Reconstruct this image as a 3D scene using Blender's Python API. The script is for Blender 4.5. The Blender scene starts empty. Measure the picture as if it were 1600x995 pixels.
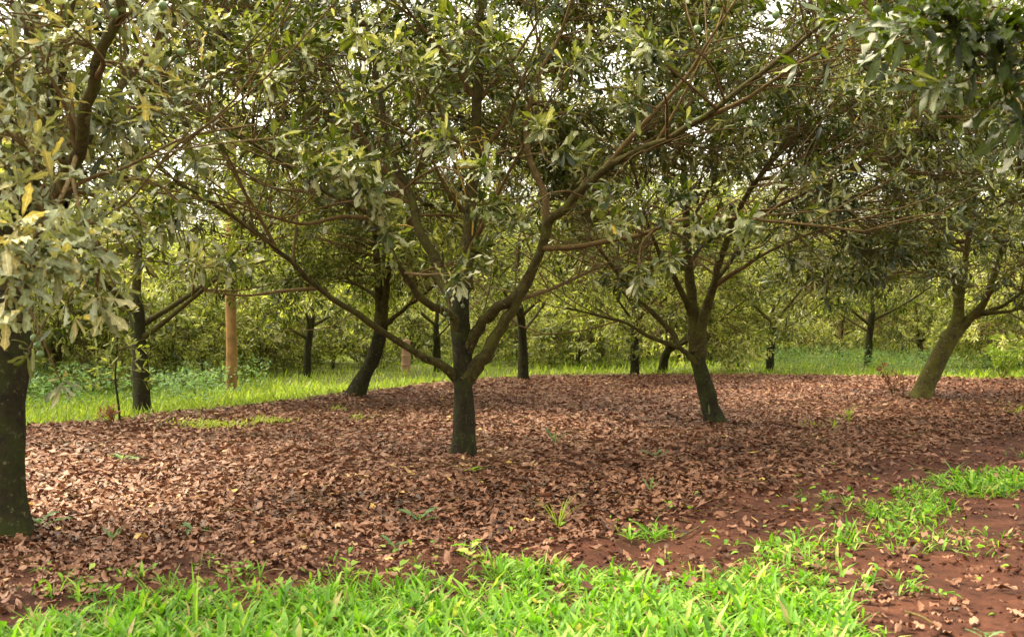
import bpy, math, random
import numpy as np
from mathutils import Vector, Matrix

# ------------------------------------------------------------------ camera, sky, sun, exposure
SC = bpy.context.scene
COL = SC.collection
FPX = 1716.0                      # focal length in pixels of the 1600 px wide photograph
EYE = 1.5

cam_d = bpy.data.cameras.new("camera")
cam = bpy.data.objects.new("camera", cam_d)
COL.objects.link(cam)
cam.location = (0, 0, EYE)
cam.rotation_euler = (math.radians(90), 0, 0)
cam_d.sensor_width = 36.0
cam_d.lens = 36.0 * FPX / 1600.0
cam_d.clip_end = 900
cam_d.dof.use_dof = True
cam_d.dof.focus_distance = 11.5
cam_d.dof.aperture_fstop = 4.5
SC.camera = cam

SUN_EL, SUN_AZ = math.radians(60), math.radians(296)     # azimuth clockwise from +Y
world = bpy.data.worlds.new("World")
SC.world = world
world.use_nodes = True
nt = world.node_tree
for n in list(nt.nodes):
    nt.nodes.remove(n)
w_out = nt.nodes.new("ShaderNodeOutputWorld")
w_bg = nt.nodes.new("ShaderNodeBackground")
w_sky = nt.nodes.new("ShaderNodeTexSky")
w_sky.sky_type = 'NISHITA'
w_sky.sun_disc = False
w_sky.sun_elevation = SUN_EL
w_sky.sun_rotation = SUN_AZ
w_sky.air_density = 1.0
w_sky.dust_density = 4.0
w_hs = nt.nodes.new("ShaderNodeHueSaturation")           # a thin cloud veil: the sky is nearly white
w_hs.inputs["Saturation"].default_value = 0.12
w_bg.inputs["Strength"].default_value = 0.15
nt.links.new(w_sky.outputs[0], w_hs.inputs["Color"])
nt.links.new(w_hs.outputs[0], w_bg.inputs["Color"])
nt.links.new(w_bg.outputs[0], w_out.inputs[0])

sun_d = bpy.data.lights.new("sun", 'SUN')
sun_d.energy = 1.5
sun_d.angle = math.radians(26)
sun_d.color = (1.0, 0.88, 0.66)
sun = bpy.data.objects.new("sun", sun_d)
COL.objects.link(sun)
sv = Vector((math.sin(SUN_AZ) * math.cos(SUN_EL), math.cos(SUN_AZ) * math.cos(SUN_EL), math.sin(SUN_EL)))
sun.rotation_euler = (-sv).to_track_quat('-Z', 'Y').to_euler()

SC.view_settings.view_transform = 'Standard'
SC.view_settings.look = 'None'
SC.view_settings.exposure = 2.3
SC.view_settings.gamma = 1.0
SC.view_settings.use_white_balance = True
SC.view_settings.white_balance_temperature = 7800
SC.view_settings.white_balance_tint = 6
SC.cycles.use_denoising = True
SC.cycles.max_bounces = 6
SC.cycles.diffuse_bounces = 4
SC.cycles.transmission_bounces = 6
SC.cycles.sample_clamp_indirect = 6.0

rng = np.random.default_rng(11)
random.seed(11)

# ------------------------------------------------------------------ helpers
def W(px, py, d):
    """point at distance d (metres along the view axis) seen at a pixel of the photograph"""
    return np.array([(px - 800) / FPX * d, d, EYE - (py - 497.5) / FPX * d])

def G(px, py):
    """ground point (flat orchard floor) seen at a pixel"""
    d = EYE * FPX / (py - 497.5)
    return np.array([(px - 800) / FPX * d, d])

def to_px(x, y, z):
    y = np.maximum(y, 0.3)
    return 800 + x / y * FPX, 497.5 + (EYE - z) / y * FPX

_perm = np.random.default_rng(5).random((256, 256))
def vnoise(x, y):
    xi = np.floor(x).astype(int); yi = np.floor(y).astype(int)
    fx = x - xi; fy = y - yi
    fx = fx * fx * (3 - 2 * fx); fy = fy * fy * (3 - 2 * fy)
    a = _perm[xi & 255, yi & 255]; b = _perm[(xi + 1) & 255, yi & 255]
    c = _perm[xi & 255, (yi + 1) & 255]; d = _perm[(xi + 1) & 255, (yi + 1) & 255]
    return (a * (1 - fx) + b * fx) * (1 - fy) + (c * (1 - fx) + d * fx) * fy
def fbm(x, y, o=4):
    s = 0; a = 0.5; f = 1.0
    for i in range(o):
        s = s + a * vnoise(x * f + 17.3 * i, y * f + 9.1 * i); a *= 0.5; f *= 2.03
    return s

def smooth(a, b, x):
    t = np.clip((x - a) / (b - a), 0, 1)
    return t * t * (3 - 2 * t)

# borders of the litter carpet and of the weeds, as bearing -> distance curves on the ground
def border(pts):
    p = np.array([G(*q) for q in pts])
    return p[:, 0] / p[:, 1], p[:, 1]
B_BACK = border([(-500, 705), (35, 678), (180, 664), (300, 650), (450, 632), (550, 619), (650, 607), (760, 596), (850, 591), (1000, 589), (1200, 590), (1400, 592), (1600, 597), (2100, 604)])
B_FRONT = border([(-500, 935), (0, 925), (250, 905), (400, 892), (700, 872), (850, 846), (1000, 815), (1150, 772), (1300, 742), (1450, 708), (1600, 678), (2100, 640)])
def d_back(x, y): return np.interp(x / np.maximum(y, .5), *B_BACK)
def d_front(x, y): return np.interp(x / np.maximum(y, .5), *B_FRONT)

TRUNKS = [G(725, 721), G(1117, 664), G(8, 842), G(557, 622), (7.68, 20.6)]
def gh(x, y):
    """height of the orchard floor"""
    x = np.asarray(x, float); y = np.asarray(y, float)
    h = 0.10 * (fbm(x * .35 + 3, y * .35 + 7, 3) - .45)
    h = h + 0.035 * (fbm(x * 2.1, y * 2.1, 3) - .45)
    b = d_back(x, y)
    h = h + 0.07 * np.exp(-((y - b + .3) / .9) ** 2) - 0.16 * smooth(0.2, 5.0, y - b)
    f = d_front(x, y)
    h = h - 0.05 * smooth(0.2, -0.8, y - f)
    for (tx_, ty_) in TRUNKS:
        h = h + .025 * np.exp(-((x - tx_) ** 2 + (y - ty_) ** 2) / .16)
    near = np.hypot(x, y)
    h = h + 0.06 * (fbm(x * 4 + 60, y * 4, 4) - .47) * smooth(.6, -.4, y - f) * smooth(15, 9, near)
    h = h + 0.028 * (fbm(x * 9, y * 9, 3) - .45) * smooth(14, 6, near)
    return h
def gh1(x, y): return float(gh(np.array([x]), np.array([y]))[0])

def obj(name, me, parent=None, loc=None):
    o = bpy.data.objects.new(name, me)
    COL.objects.link(o)
    if parent is not None:
        o.parent = parent
    if loc is not None:
        o.location = loc
    return o

def thing(name, label, cat, loc, group=None):
    o = bpy.data.objects.new(name, None)
    o.empty_display_size = .2
    COL.objects.link(o)
    o.location = loc
    o["label"] = label; o["category"] = cat
    if group: o["group"] = group
    return o

def np_mesh(name, verts, faces, mat, attr=None, smoothf=True, rib=None):
    """faces: (M,k) array or list of such arrays"""
    me = bpy.data.meshes.new(name)
    if not isinstance(faces, list): faces = [faces]
    faces = [f for f in faces if len(f)]
    nv = len(verts)
    me.vertices.add(nv)
    me.vertices.foreach_set("co", np.ascontiguousarray(verts, dtype=np.float32).ravel())
    li = np.concatenate([f.ravel() for f in faces]).astype(np.int32)
    tot = np.concatenate([np.full(len(f), f.shape[1], np.int32) for f in faces])
    st = np.concatenate([[0], np.cumsum(tot)[:-1]]).astype(np.int32)
    me.loops.add(len(li)); me.loops.foreach_set("vertex_index", li)
    me.polygons.add(len(tot))
    me.polygons.foreach_set("loop_start", st)
    me.polygons.foreach_set("loop_total", tot)
    me.polygons.foreach_set("use_smooth", np.full(len(tot), smoothf, bool))
    if attr is not None:
        a = me.attributes.new("rnd", 'FLOAT', 'POINT')
        a.data.foreach_set("value", np.ascontiguousarray(attr, dtype=np.float32))
    if rib is not None:
        a = me.attributes.new("rib", 'FLOAT', 'POINT')
        a.data.foreach_set("value", np.ascontiguousarray(rib, dtype=np.float32))
    me.update(calc_edges=True)
    me.materials.append(mat)
    return me

def unit(v):
    v = np.asarray(v, float)
    return v / np.maximum(np.linalg.norm(v, axis=-1, keepdims=True), 1e-9)

def spline(pts, n):
    """Catmull-Rom through the points"""
    p = np.asarray(pts, float)
    if len(p) == 2: return p[0] + (p[1] - p[0]) * np.linspace(0, 1, n)[:, None]
    q = np.vstack([2 * p[0] - p[1], p, 2 * p[-1] - p[-2]])
    m = len(p) - 1
    out = []
    for u in np.linspace(0, m - 1e-6, n):
        i = int(u); t = u - i
        a, b, c, d = q[i], q[i + 1], q[i + 2], q[i + 3]
        out.append(.5 * (2 * b + (c - a) * t + (2 * a - 5 * b + 4 * c - d) * t * t + (3 * b - a - 3 * c + d) * t ** 3))
    return np.array(out)

class Tubes:
    def __init__(s): s.v = []; s.f = []; s.r = []; s.n = 0
    def add(s, pts, rad, sides=6, wob=0.0, rnd=None):
        pts = np.asarray(pts, float); k = len(pts)
        rad = np.broadcast_to(np.asarray(rad, float), (k,))
        tan = unit(np.gradient(pts, axis=0))
        ref = np.array([0.31, .17, .93]) if abs(tan[0] @ np.array([.31, .17, .93])) < .9 else np.array([1., 0, 0])
        u = unit(np.cross(tan, ref)); w = np.cross(tan, u)
        a = np.linspace(0, 2 * np.pi, sides, endpoint=False)
        ring = np.cos(a)[None, :, None] * u[:, None] + np.sin(a)[None, :, None] * w[:, None]
        rr = rad[:, None]
        if wob:
            ph = random.random() * 50
            hh = np.arange(k)[:, None] * .35
            rr = rr * (1 + wob * (vnoise(np.cos(a)[None] * 1.6 + ph + hh * 0, np.sin(a)[None] * 1.6 + hh + ph) - .5) * 2)
        V = pts[:, None] + ring * (rr[..., None] if rr.ndim == 2 else rr)
        V = V.reshape(-1, 3)
        i = np.arange(k - 1)[:, None] * sides; j = np.arange(sides)[None]; j2 = (j + 1) % sides
        F = np.stack([i + j, i + j2, i + sides + j2, i + sides + j], -1).reshape(-1, 4) + s.n
        s.v.append(V); s.f.append(F)
        tip = np.array([pts[-1] + tan[-1] * rad[-1] * .6])
        s.v.append(tip)
        ti = s.n + len(V)
        base = s.n + (k - 1) * sides
        jj = np.arange(sides)
        s.f.append(np.stack([base + jj, base + (jj + 1) % sides, np.full(sides, ti), np.full(sides, ti)], -1)[:, :3])
        s.r.append(np.full(len(V) + 1, random.random() if rnd is None else rnd))
        s.n += len(V) + 1
    def mesh(s, name, mat):
        q = [f for f in s.f if f.shape[1] == 4]; t = [f for f in s.f if f.shape[1] == 3]
        return np_mesh(name, np.vstack(s.v), [np.vstack(q), np.vstack(t)], mat, np.concatenate(s.r))

# --- leaves ------------------------------------------------------------
# stations: (t along the blade, half width as a share of full half width)
def blade_tpl(stations):
    t = []; sd = []; wd = []; F = []
    rows = []
    for (tt, ww) in stations:
        if ww < 0.02:
            rows.append([len(t)]); t.append(tt); sd.append(0); wd.append(0)
        else:
            b = len(t); rows.append([b, b + 1, b + 2])
            for q in (-1, 0, 1): t.append(tt); sd.append(q); wd.append(ww)
    q4 = []; q3 = []
    for a, b in zip(rows[:-1], rows[1:]):
        if len(a) == 1 and len(b) == 3: q3 += [[a[0], b[1], b[0]], [a[0], b[2], b[1]]]
        elif len(b) == 1 and len(a) == 3: q3 += [[a[0], a[1], b[0]], [a[1], a[2], b[0]]]
        else: q4 += [[a[0], a[1], b[1], b[0]], [a[1], a[2], b[2], b[1]]]
    return np.array(t), np.array(sd, float), np.array(wd), np.array(q4, int).reshape(-1, 4), np.array(q3, int).reshape(-1, 3)
LEAF = {
    0: blade_tpl([(0, 0), (.08, .10), (.22, .42), (.38, .72), (.54, .95), (.70, 1.0), (.84, .86), (.94, .52), (1, 0)]),
    1: blade_tpl([(0, 0), (.22, .42), (.45, .85), (.68, 1.0), (.88, .75), (1, 0)]),
    2: blade_tpl([(0, 0), (.35, .75), (.75, 1.0), (1, 0)]),
    3: blade_tpl([(0, 0), (.62, 1.0), (1, 0)]),
}
def leaf_verts(tpl, pos, dr, nr, ln, wd, droop, wave, phase, fold):
    t, sd, ww, q4, q3 = tpl
    N = len(pos)
    side = np.cross(nr, dr)
    T = t[None]; S = sd[None] * ww[None]
    # wavy margin: the edge rises and falls and its width changes
    ph = phase[:, None] + 2.1 * sd[None]
    wv = np.sin(ph + T * 21.0) * np.abs(sd)[None] * wave[:, None]
    wmod = 1 + .24 * np.sin(ph * 1.7 + T * 24.0) * np.abs(sd)[None]
    x = T * (1 - .18 * np.abs(droop[:, None]) * T)
    y = S * wmod * wd[:, None] * .5
    z = -droop[:, None] * T * T * .55 + wv * wd[:, None] * .5 + fold[:, None] * np.abs(S) * wd[:, None] * .5
    twist = .25 * np.sin(phase * 3.3)[:, None] * T
    y2 = y * np.cos(twist); z = z + y * np.sin(twist)
    V = pos[:, None] + ln[:, None, None] * (x[..., None] * dr[:, None] + y2[..., None] * side[:, None] + z[..., None] * nr[:, None])
    nv = len(t)
    off = (np.arange(N) * nv)[:, None, None]
    f4 = (q4[None] + off).reshape(-1, 4); f3 = (q3[None] + off).reshape(-1, 3)
    return V.reshape(-1, 3), [f4, f3], nv

class Leaves:
    """a bag of leaves kept as arrays; width is a share of the length"""
    KEYS = ("pos", "dr", "nr", "ln", "wd", "droop", "wave", "phase", "fold", "rnd")
    def __init__(s): s.d = {k: [] for k in s.KEYS}
    def add(s, **kw):
        for k in s.KEYS: s.d[k].append(np.asarray(kw[k], float))
    def pack(s):
        s.a = {k: (np.vstack(v) if k in ("pos", "dr", "nr") else np.concatenate(v)) for k, v in s.d.items()}
        return s.a

def bag_mesh(name, a, idx, lod, mat):
    V, F, nv = leaf_verts(LEAF[lod], *[a[k][idx] for k in ("pos", "dr", "nr", "ln", "wd", "droop", "wave", "phase", "fold")])
    return np_mesh(name, V, F, mat, np.repeat(a["rnd"][idx], nv), rib=np.tile(np.abs(LEAF[lod][1]), len(idx)) if lod < 2 else np.ones(len(V)))

def merged_mesh(name, chunks, mat):
    V = []; F4 = []; F3 = []; R = []; B = []; n = 0
    for a, idx, lod in chunks:
        if len(idx) == 0: continue
        v, (f4, f3), nv = leaf_verts(LEAF[lod], *[a[k][idx] for k in ("pos", "dr", "nr", "ln", "wd", "droop", "wave", "phase", "fold")])
        V.append(v); F4.append(f4 + n); F3.append(f3 + n); R.append(np.repeat(a["rnd"][idx], nv)); B.append(np.tile(np.abs(LEAF[lod][1]) if lod < 2 else np.ones(nv), len(idx))); n += len(v)
    return np_mesh(name, np.vstack(V), [np.vstack(F4), np.vstack(F3)], mat, np.concatenate(R), rib=np.concatenate(B))

def single_leaf_templates(name, mat, n, rnds, droop=(-.05, .5), wave=(.4, .95), fold=(.0, .35), wd=(.18, .265)):
    out = []
    for i in range(n):
        a = dict(pos=np.zeros((1, 3)), dr=np.array([[1., 0, 0]]), nr=np.array([[0, 0, 1.]]), ln=np.ones(1), wd=np.array([random.uniform(*wd)]),
                 droop=np.array([random.uniform(*droop)]), wave=np.array([random.uniform(*wave)]), phase=np.array([random.uniform(0, 6)]),
                 fold=np.array([random.uniform(*fold)]), rnd=np.array([rnds[i % len(rnds)]]))
        out.append(bag_mesh(name, a, np.array([0]), 0, mat))
    return out

# ------------------------------------------------------------------ materials
def mat_new(name):
    m = bpy.data.materials.new(name); m.use_nodes = True
    t = m.node_tree
    for n in list(t.nodes): t.nodes.remove(n)
    o = t.nodes.new("ShaderNodeOutputMaterial")
    return m, t, o
def ramp(t, stops, fac):
    r = t.nodes.new("ShaderNodeValToRGB")
    e = r.color_ramp.elements
    while len(e) > 1: e.remove(e[-1])
    e[0].position = stops[0][0]; e[0].color = (*stops[0][1], 1)
    for p, c in stops[1:]:
        q = e.new(p); q.color = (*c, 1)
    if fac is not None: t.links.new(fac, r.inputs[0])
    return r
def noise(t, scale, detail=4, rough=.55, coord="Object"):
    tc = t.nodes.new("ShaderNodeTexCoord"); n = t.nodes.new("ShaderNodeTexNoise")
    n.inputs["Scale"].default_value = scale; n.inputs["Detail"].default_value = detail; n.inputs["Roughness"].default_value = rough
    t.links.new(tc.outputs[coord], n.inputs["Vector"])
    return n
def mixc(t, fac, a, b, mode='MIX'):
    m = t.nodes.new("ShaderNodeMix"); m.data_type = 'RGBA'; m.blend_type = mode
    for s, v in ((0, fac), (6, a), (7, b)):
        if isinstance(v, (int, float)): m.inputs[s].default_value = v
        elif isinstance(v, tuple): m.inputs[s].default_value = (*v, 1)
        else: t.links.new(v, m.inputs[s])
    return m.outputs[2]

def leaf_mat(name, stops, trans, tint, rough=.42, spec=.5, nscale=14, ribs=False):
    m, t, o = mat_new(name)
    at = t.nodes.new("ShaderNodeAttribute"); at.attribute_name = "rnd"
    c = ramp(t, stops, at.outputs["Fac"]).outputs[0]
    nz = noise(t, nscale, 3)
    mr = t.nodes.new("ShaderNodeMapRange"); mr.inputs[1].default_value = .3; mr.inputs[2].default_value = .7
    mr.inputs[3].default_value = .72; mr.inputs[4].default_value = 1.25
    t.links.new(nz.outputs[0], mr.inputs[0])
    vm = t.nodes.new("ShaderNodeVectorMath"); vm.operation = 'SCALE'
    t.links.new(c, vm.inputs[0]); t.links.new(mr.outputs[0], vm.inputs["Scale"])
    if ribs:
        rb = t.nodes.new("ShaderNodeAttribute"); rb.attribute_name = "rib"
        rm = t.nodes.new("ShaderNodeMapRange"); rm.inputs[1].default_value = .05; rm.inputs[2].default_value = .2; rm.inputs[3].default_value = 1.55; rm.inputs[4].default_value = 1.0
        t.links.new(rb.outputs["Fac"], rm.inputs[0])
        v2 = t.nodes.new("ShaderNodeVectorMath"); v2.operation = 'SCALE'
        t.links.new(vm.outputs[0], v2.inputs[0]); t.links.new(rm.outputs[0], v2.inputs["Scale"])
        vm = v2
    p = t.nodes.new("ShaderNodeBsdfPrincipled")
    p.inputs["Roughness"].default_value = rough
    p.inputs["Specular IOR Level"].default_value = spec
    t.links.new(vm.outputs[0], p.inputs["Base Color"])
    if trans > 0:
        tr = t.nodes.new("ShaderNodeBsdfTranslucent")
        t.links.new(mixc(t, 1.0, vm.outputs[0], tint, 'MULTIPLY'), tr.inputs["Color"])
        mx = t.nodes.new("ShaderNodeMixShader"); mx.inputs[0].default_value = trans
        t.links.new(p.outputs[0], mx.inputs[1]); t.links.new(tr.outputs[0], mx.inputs[2])
        t.links.new(mx.outputs[0], o.inputs[0])
    else:
        t.links.new(p.outputs[0], o.inputs[0])
    return m

M_LEAF = leaf_mat("leaf_green", [(0, (.014, .026, .004)), (.4, (.047, .074, .010)), (.66, (.115, .142, .034)), (.88, (.24, .27, .165)), (.985, (.34, .36, .23)), (1, (.45, .33, .06))], .30, (1.8, 1.75, .6), .40, .5, ribs=True)
M_LEAF_PALE = leaf_mat("leaf_pale", [(0, (.025, .04, .009)), (.35, (.10, .12, .038)), (.75, (.24, .275, .165)), (1, (.40, .34, .14))], .25, (1.6, 1.5, .7), .42, .5, ribs=True)
M_LEAF_FAR = leaf_mat("leaf_olive_lit", [(0, (.025, .036, .005)), (.35, (.105, .132, .022)), (.7, (.28, .315, .088)), (1, (.54, .52, .25))], .45, (1.4, 1.55, .55), .42, .5)  # far foliage: sunlit yellow glow and highlights put into the leaf colour
M_LEAF_BROWN = leaf_mat("leaf_rust", [(0, (.10, .045, .02)), (1, (.24, .11, .05))], .2, (1.4, 1.0, .7), .6, .3)
M_LITTER = leaf_mat("dry_leaf", [(0, (.025, .013, .009)), (.25, (.095, .040, .021)), (.55, (.205, .091, .052)), (.82, (.28, .138, .085)), (.97, (.36, .22, .155)), (1, (.50, .33, .10))], .06, (1.2, .9, .7), .55, .35, 9)
M_GRASS = leaf_mat("weed_green", [(0, (.05, .15, .014)), (.5, (.145, .33, .035)), (.85, (.26, .43, .065)), (.985, (.40, .47, .11)), (1, (.42, .33, .16))], .40, (1.25, 1.5, .55), .5, .35)
M_GRASS_FAR = leaf_mat("grass_lime", [(0, (.12, .20, .02)), (.5, (.22, .33, .04)), (.85, (.34, .42, .09)), (1, (.40, .40, .16))], .42, (1.5, 1.5, .7), .5, .35)
M_HERB = leaf_mat("herb_blue_green", [(0, (.06, .13, .05)), (.6, (.13, .23, .10)), (1, (.22, .31, .16))], .38, (1.4, 1.5, .8), .65, .2)

def bark_mat(name, a, b, moss, lichen, mossamt):
    m, t, o = mat_new(name)
    n1 = noise(t, 16, 8, .72); n2 = noise(t, 4.5, 7, .68); n3 = noise(t, 22, 6, .75)
    c = ramp(t, [(.32, a), (.68, b)], n1.outputs[0]).outputs[0]
    k = t.nodes.new("ShaderNodeMapRange"); k.inputs[1].default_value = .62 - mossamt * .3; k.inputs[2].default_value = .72 - mossamt * .2
    t.links.new(n2.outputs[0], k.inputs[0])
    c = mixc(t, k.outputs[0], c, moss)
    k2 = t.nodes.new("ShaderNodeMapRange"); k2.inputs[1].default_value = .58; k2.inputs[2].default_value = .66
    t.links.new(n3.outputs[0], k2.inputs[0])
    c = mixc(t, k2.outputs[0], c, lichen)
    p = t.nodes.new("ShaderNodeBsdfPrincipled"); p.inputs["Roughness"].default_value = .88
    p.inputs["Specular IOR Level"].default_value = .25
    t.links.new(c, p.inputs["Base Color"])
    tc = t.nodes.new("ShaderNodeTexCoord"); mp = t.nodes.new("ShaderNodeMapping"); mp.inputs["Scale"].default_value = (34, 34, 11)
    t.links.new(tc.outputs["Object"], mp.inputs[0])
    vo = t.nodes.new("ShaderNodeTexNoise"); vo.inputs["Scale"].default_value = 1.0; vo.inputs["Detail"].default_value = 6; vo.inputs["Roughness"].default_value = .7
    t.links.new(mp.outputs[0], vo.inputs["Vector"])
    bu = t.nodes.new("ShaderNodeBump"); bu.inputs["Strength"].default_value = .8; bu.inputs["Distance"].default_value = .035
    t.links.new(vo.outputs[0], bu.inputs["Height"]); t.links.new(bu.outputs[0], p.inputs["Normal"])
    t.links.new(p.outputs[0], o.inputs[0])
    return m
M_BARK = bark_mat("bark_trunk", (.008, .006, .003), (.034, .026, .011), (.028, .035, .006), (.12, .12, .055), .6)
M_LIMB = bark_mat("bark_limb", (.016, .013, .004), (.085, .068, .017), (.072, .072, .012), (.16, .15, .055), .5)
M_TWIG = bark_mat("bark_twig", (.075, .048, .018), (.17, .115, .042), (.13, .10, .034), (.22, .17, .08), .2)
M_MOSSY = bark_mat("bark_mossy", (.028, .023, .009), (.10, .082, .030), (.095, .095, .014), (.24, .23, .13), .75)

def plain(name, col, rough=.7, var=.25, scale=20, bump=0.0):
    m, t, o = mat_new(name)
    n = noise(t, scale, 5, .6)
    lo = tuple(c * (1 - var) for c in col); hi = tuple(min(1, c * (1 + var)) for c in col)
    c = ramp(t, [(.3, lo), (.7, hi)], n.outputs[0]).outputs[0]
    p = t.nodes.new("ShaderNodeBsdfPrincipled"); p.inputs["Roughness"].default_value = rough
    t.links.new(c, p.inputs["Base Color"])
    if bump:
        b = t.nodes.new("ShaderNodeBump"); b.inputs["Strength"].default_value = bump; b.inputs["Distance"].default_value = .02
        t.links.new(n.outputs[0], b.inputs["Height"]); t.links.new(b.outputs[0], p.inputs["Normal"])
    t.links.new(p.outputs[0], o.inputs[0])
    return m
M_NUT = plain("nut_husk", (.10, .17, .06), .4, .2, 30)
M_STALK = plain("nut_stalk", (.22, .19, .08), .7)
M_STRAP = plain("yellow_twine", (.36, .25, .05), .85, .5, 40)
M_POLE = plain("orange_wood", (.27, .145, .055), .8, .55, 3.5, .4)
M_PINK = plain("pink_wood", (.42, .25, .18), .8, .25, 6, .3)

def soil_mat():
    m, t, o = mat_new("red_soil")
    n1 = noise(t, 1.8, 8, .68); n2 = noise(t, 14, 6, .7); n3 = noise(t, 90, 4, .7)
    c = ramp(t, [(.3, (.040, .013, .007)), (.5, (.085, .029, .016)), (.72, (.16, .062, .036))], n1.outputs[0]).outputs[0]
    c2 = ramp(t, [(.3, (.55, .5, .48)), (.7, (1.25, 1.2, 1.15))], n2.outputs[0]).outputs[0]
    c = mixc(t, 1.0, c, c2, 'MULTIPLY')
    at = t.nodes.new("ShaderNodeAttribute"); at.attribute_name = "rnd"       # 0 bare soil .. 1 leaf mould / 2 turf
    c = mixc(t, at.outputs["Fac"], c, (.075, .095, .022))
    p = t.nodes.new("ShaderNodeBsdfPrincipled"); p.inputs["Roughness"].default_value = .9
    p.inputs["Specular IOR Level"].default_value = .25
    t.links.new(c, p.inputs["Base Color"])
    ad = t.nodes.new("ShaderNodeMath"); ad.operation = 'MULTIPLY_ADD'; ad.inputs[1].default_value = .35
    t.links.new(n3.outputs[0], ad.inputs[0]); t.links.new(n2.outputs[0], ad.inputs[2])
    b = t.nodes.new("ShaderNodeBump"); b.inputs["Strength"].default_value = .9; b.inputs["Distance"].default_value = .03
    t.links.new(ad.outputs[0], b.inputs["Height"]); t.links.new(b.outputs[0], p.inputs["Normal"])
    t.links.new(p.outputs[0], o.inputs[0])
    return m
M_SOIL = soil_mat()

# ------------------------------------------------------------------ the ground: one sheet to the horizon
def spaced(lo, hi, c, fine, grow):
    out = [c]; s = fine; v = c
    while v < hi:
        v += s; s = min(s * grow, 40) if v > c else s; out.append(v)
    s = fine; v = c; neg = []
    while v > lo:
        v -= s; s = min(s * grow, 40); neg.append(v)
    return np.array(neg[::-1] + out)
gx = spaced(-420, 420, 0, .09, 1.042)
gy = spaced(-30, 600, 6.5, .06, 1.038)
XX, YY = np.meshgrid(gx, gy)
ZZ = gh(XX, YY)
nx, ny = len(gx), len(gy)
gi = np.arange((ny - 1) * nx).reshape(ny - 1, nx)[:, :-1]
gf = np.stack([gi, gi + 1, gi + nx + 1, gi + nx], -1).reshape(-1, 4)
turf = smooth(-.2, 1.5, YY - d_back(XX, YY)) * .9
ground = obj("ground", np_mesh("ground", np.stack([XX, YY, ZZ], -1).reshape(-1, 3), gf, M_SOIL, turf.ravel()))
ground["kind"] = "structure"; ground["label"] = "red soil orchard floor with a carpet of fallen leaves"

# ------------------------------------------------------------------ litter of dry leaves
def grass_density(x, y):
    """0..1 weeds of the open strip in front"""
    px, py = to_px(x, y, np.zeros_like(x))
    edge = np.interp(px, [-600, 0, 200, 400, 700, 850, 950, 1150, 1200, 1300, 1345, 1390, 1450, 2200],
                         [950, 945, 912, 905, 885, 884, 903, 868, 852, 880, 950, 1010, 1200, 1500])
    n = fbm(x * 3.1 + 5, y * 3.1 + 2, 3)
    g = smooth(-30, 60, py - edge + (n - .47) * 110)
    for (cx, cy, rx, ry, s) in ((1420, 795, 70, 30, .6), (1545, 752, 90, 20, .75), (1265, 850, 110, 32, .45), (1480, 842, 120, 24, .3),
                                (1010, 828, 55, 12, .5), (1380, 900, 60, 22, .45), (1590, 690, 40, 16, .5), (1300, 775, 70, 18, .16)):
        q = ((px - cx) / rx) ** 2 + ((py - cy) / ry) ** 2
        g = np.maximum(g, s * smooth(1.25, .35, q + (n - .47) * 1.6))
    return g

def scatter(x0, x1, y0, y1, n):
    return rng.uniform(x0, x1, n), rng.uniform(y0, y1, n)

def litter_batch(dmin, dmax, per_m2):
    # sample in the view wedge (with side margins)
    n = int(per_m2 * .62 * (dmax ** 2 - dmin ** 2))
    d = np.sqrt(rng.uniform(dmin ** 2, dmax ** 2, n)); x = d * rng.uniform(-.62, .62, n)
    b = d_back(x, d); f = d_front(x, d)
    e = (fbm(x * 1.3, d * 1.3, 3) - .47)
    keep = smooth(.5, -.25, d - b + e * 2.0) * (0.09 + .91 * smooth(-.5, .75, d - f + e * 1.6))
    keep *= np.where(fbm(x * .9 + 40, d * .9, 3) < .30, .45, 1)
    keep *= 1 - .5 * grass_density(x, d)
    k = rng.random(n) < keep
    return x[k], d[k]

def litter_leaves(x, y):
    n = len(x)
    az = rng.uniform(0, 2 * np.pi, n)
    tilt = np.abs(rng.normal(0, .2, n)).clip(0, 1.1); ta = rng.uniform(0, 2 * np.pi, n)
    nr = unit(np.stack([np.sin(tilt) * np.cos(ta), np.sin(tilt) * np.sin(ta), np.cos(tilt)], -1))
    dr = np.stack([np.cos(az), np.sin(az), np.zeros(n)], -1)
    dr = unit(dr - nr * np.sum(dr * nr, -1, keepdims=True))
    ln = rng.uniform(.045, .125, n)
    z = gh(x, y) + .008 + rng.uniform(0, .03, n) + .25 * ln * np.sin(tilt)
    big = fbm(x * .8, y * .8, 3)
    r = np.clip(rng.beta(2.9, 2.7, n) + (big - .47) * .7, 0, .985)
    r = np.where(rng.random(n) < .004, 1.0, r)
    L = Leaves()
    L.add(pos=np.stack([x, y, z], -1) - dr * ln[:, None] * .5, dr=dr, nr=nr, ln=ln, wd=rng.uniform(.24, .46, n), droop=rng.normal(0.1, .42, n),
          wave=rng.uniform(.25, .9, n), phase=rng.uniform(0, 6.28, n), fold=rng.normal(.1, .4, n), rnd=r)
    return L.pack()

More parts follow.
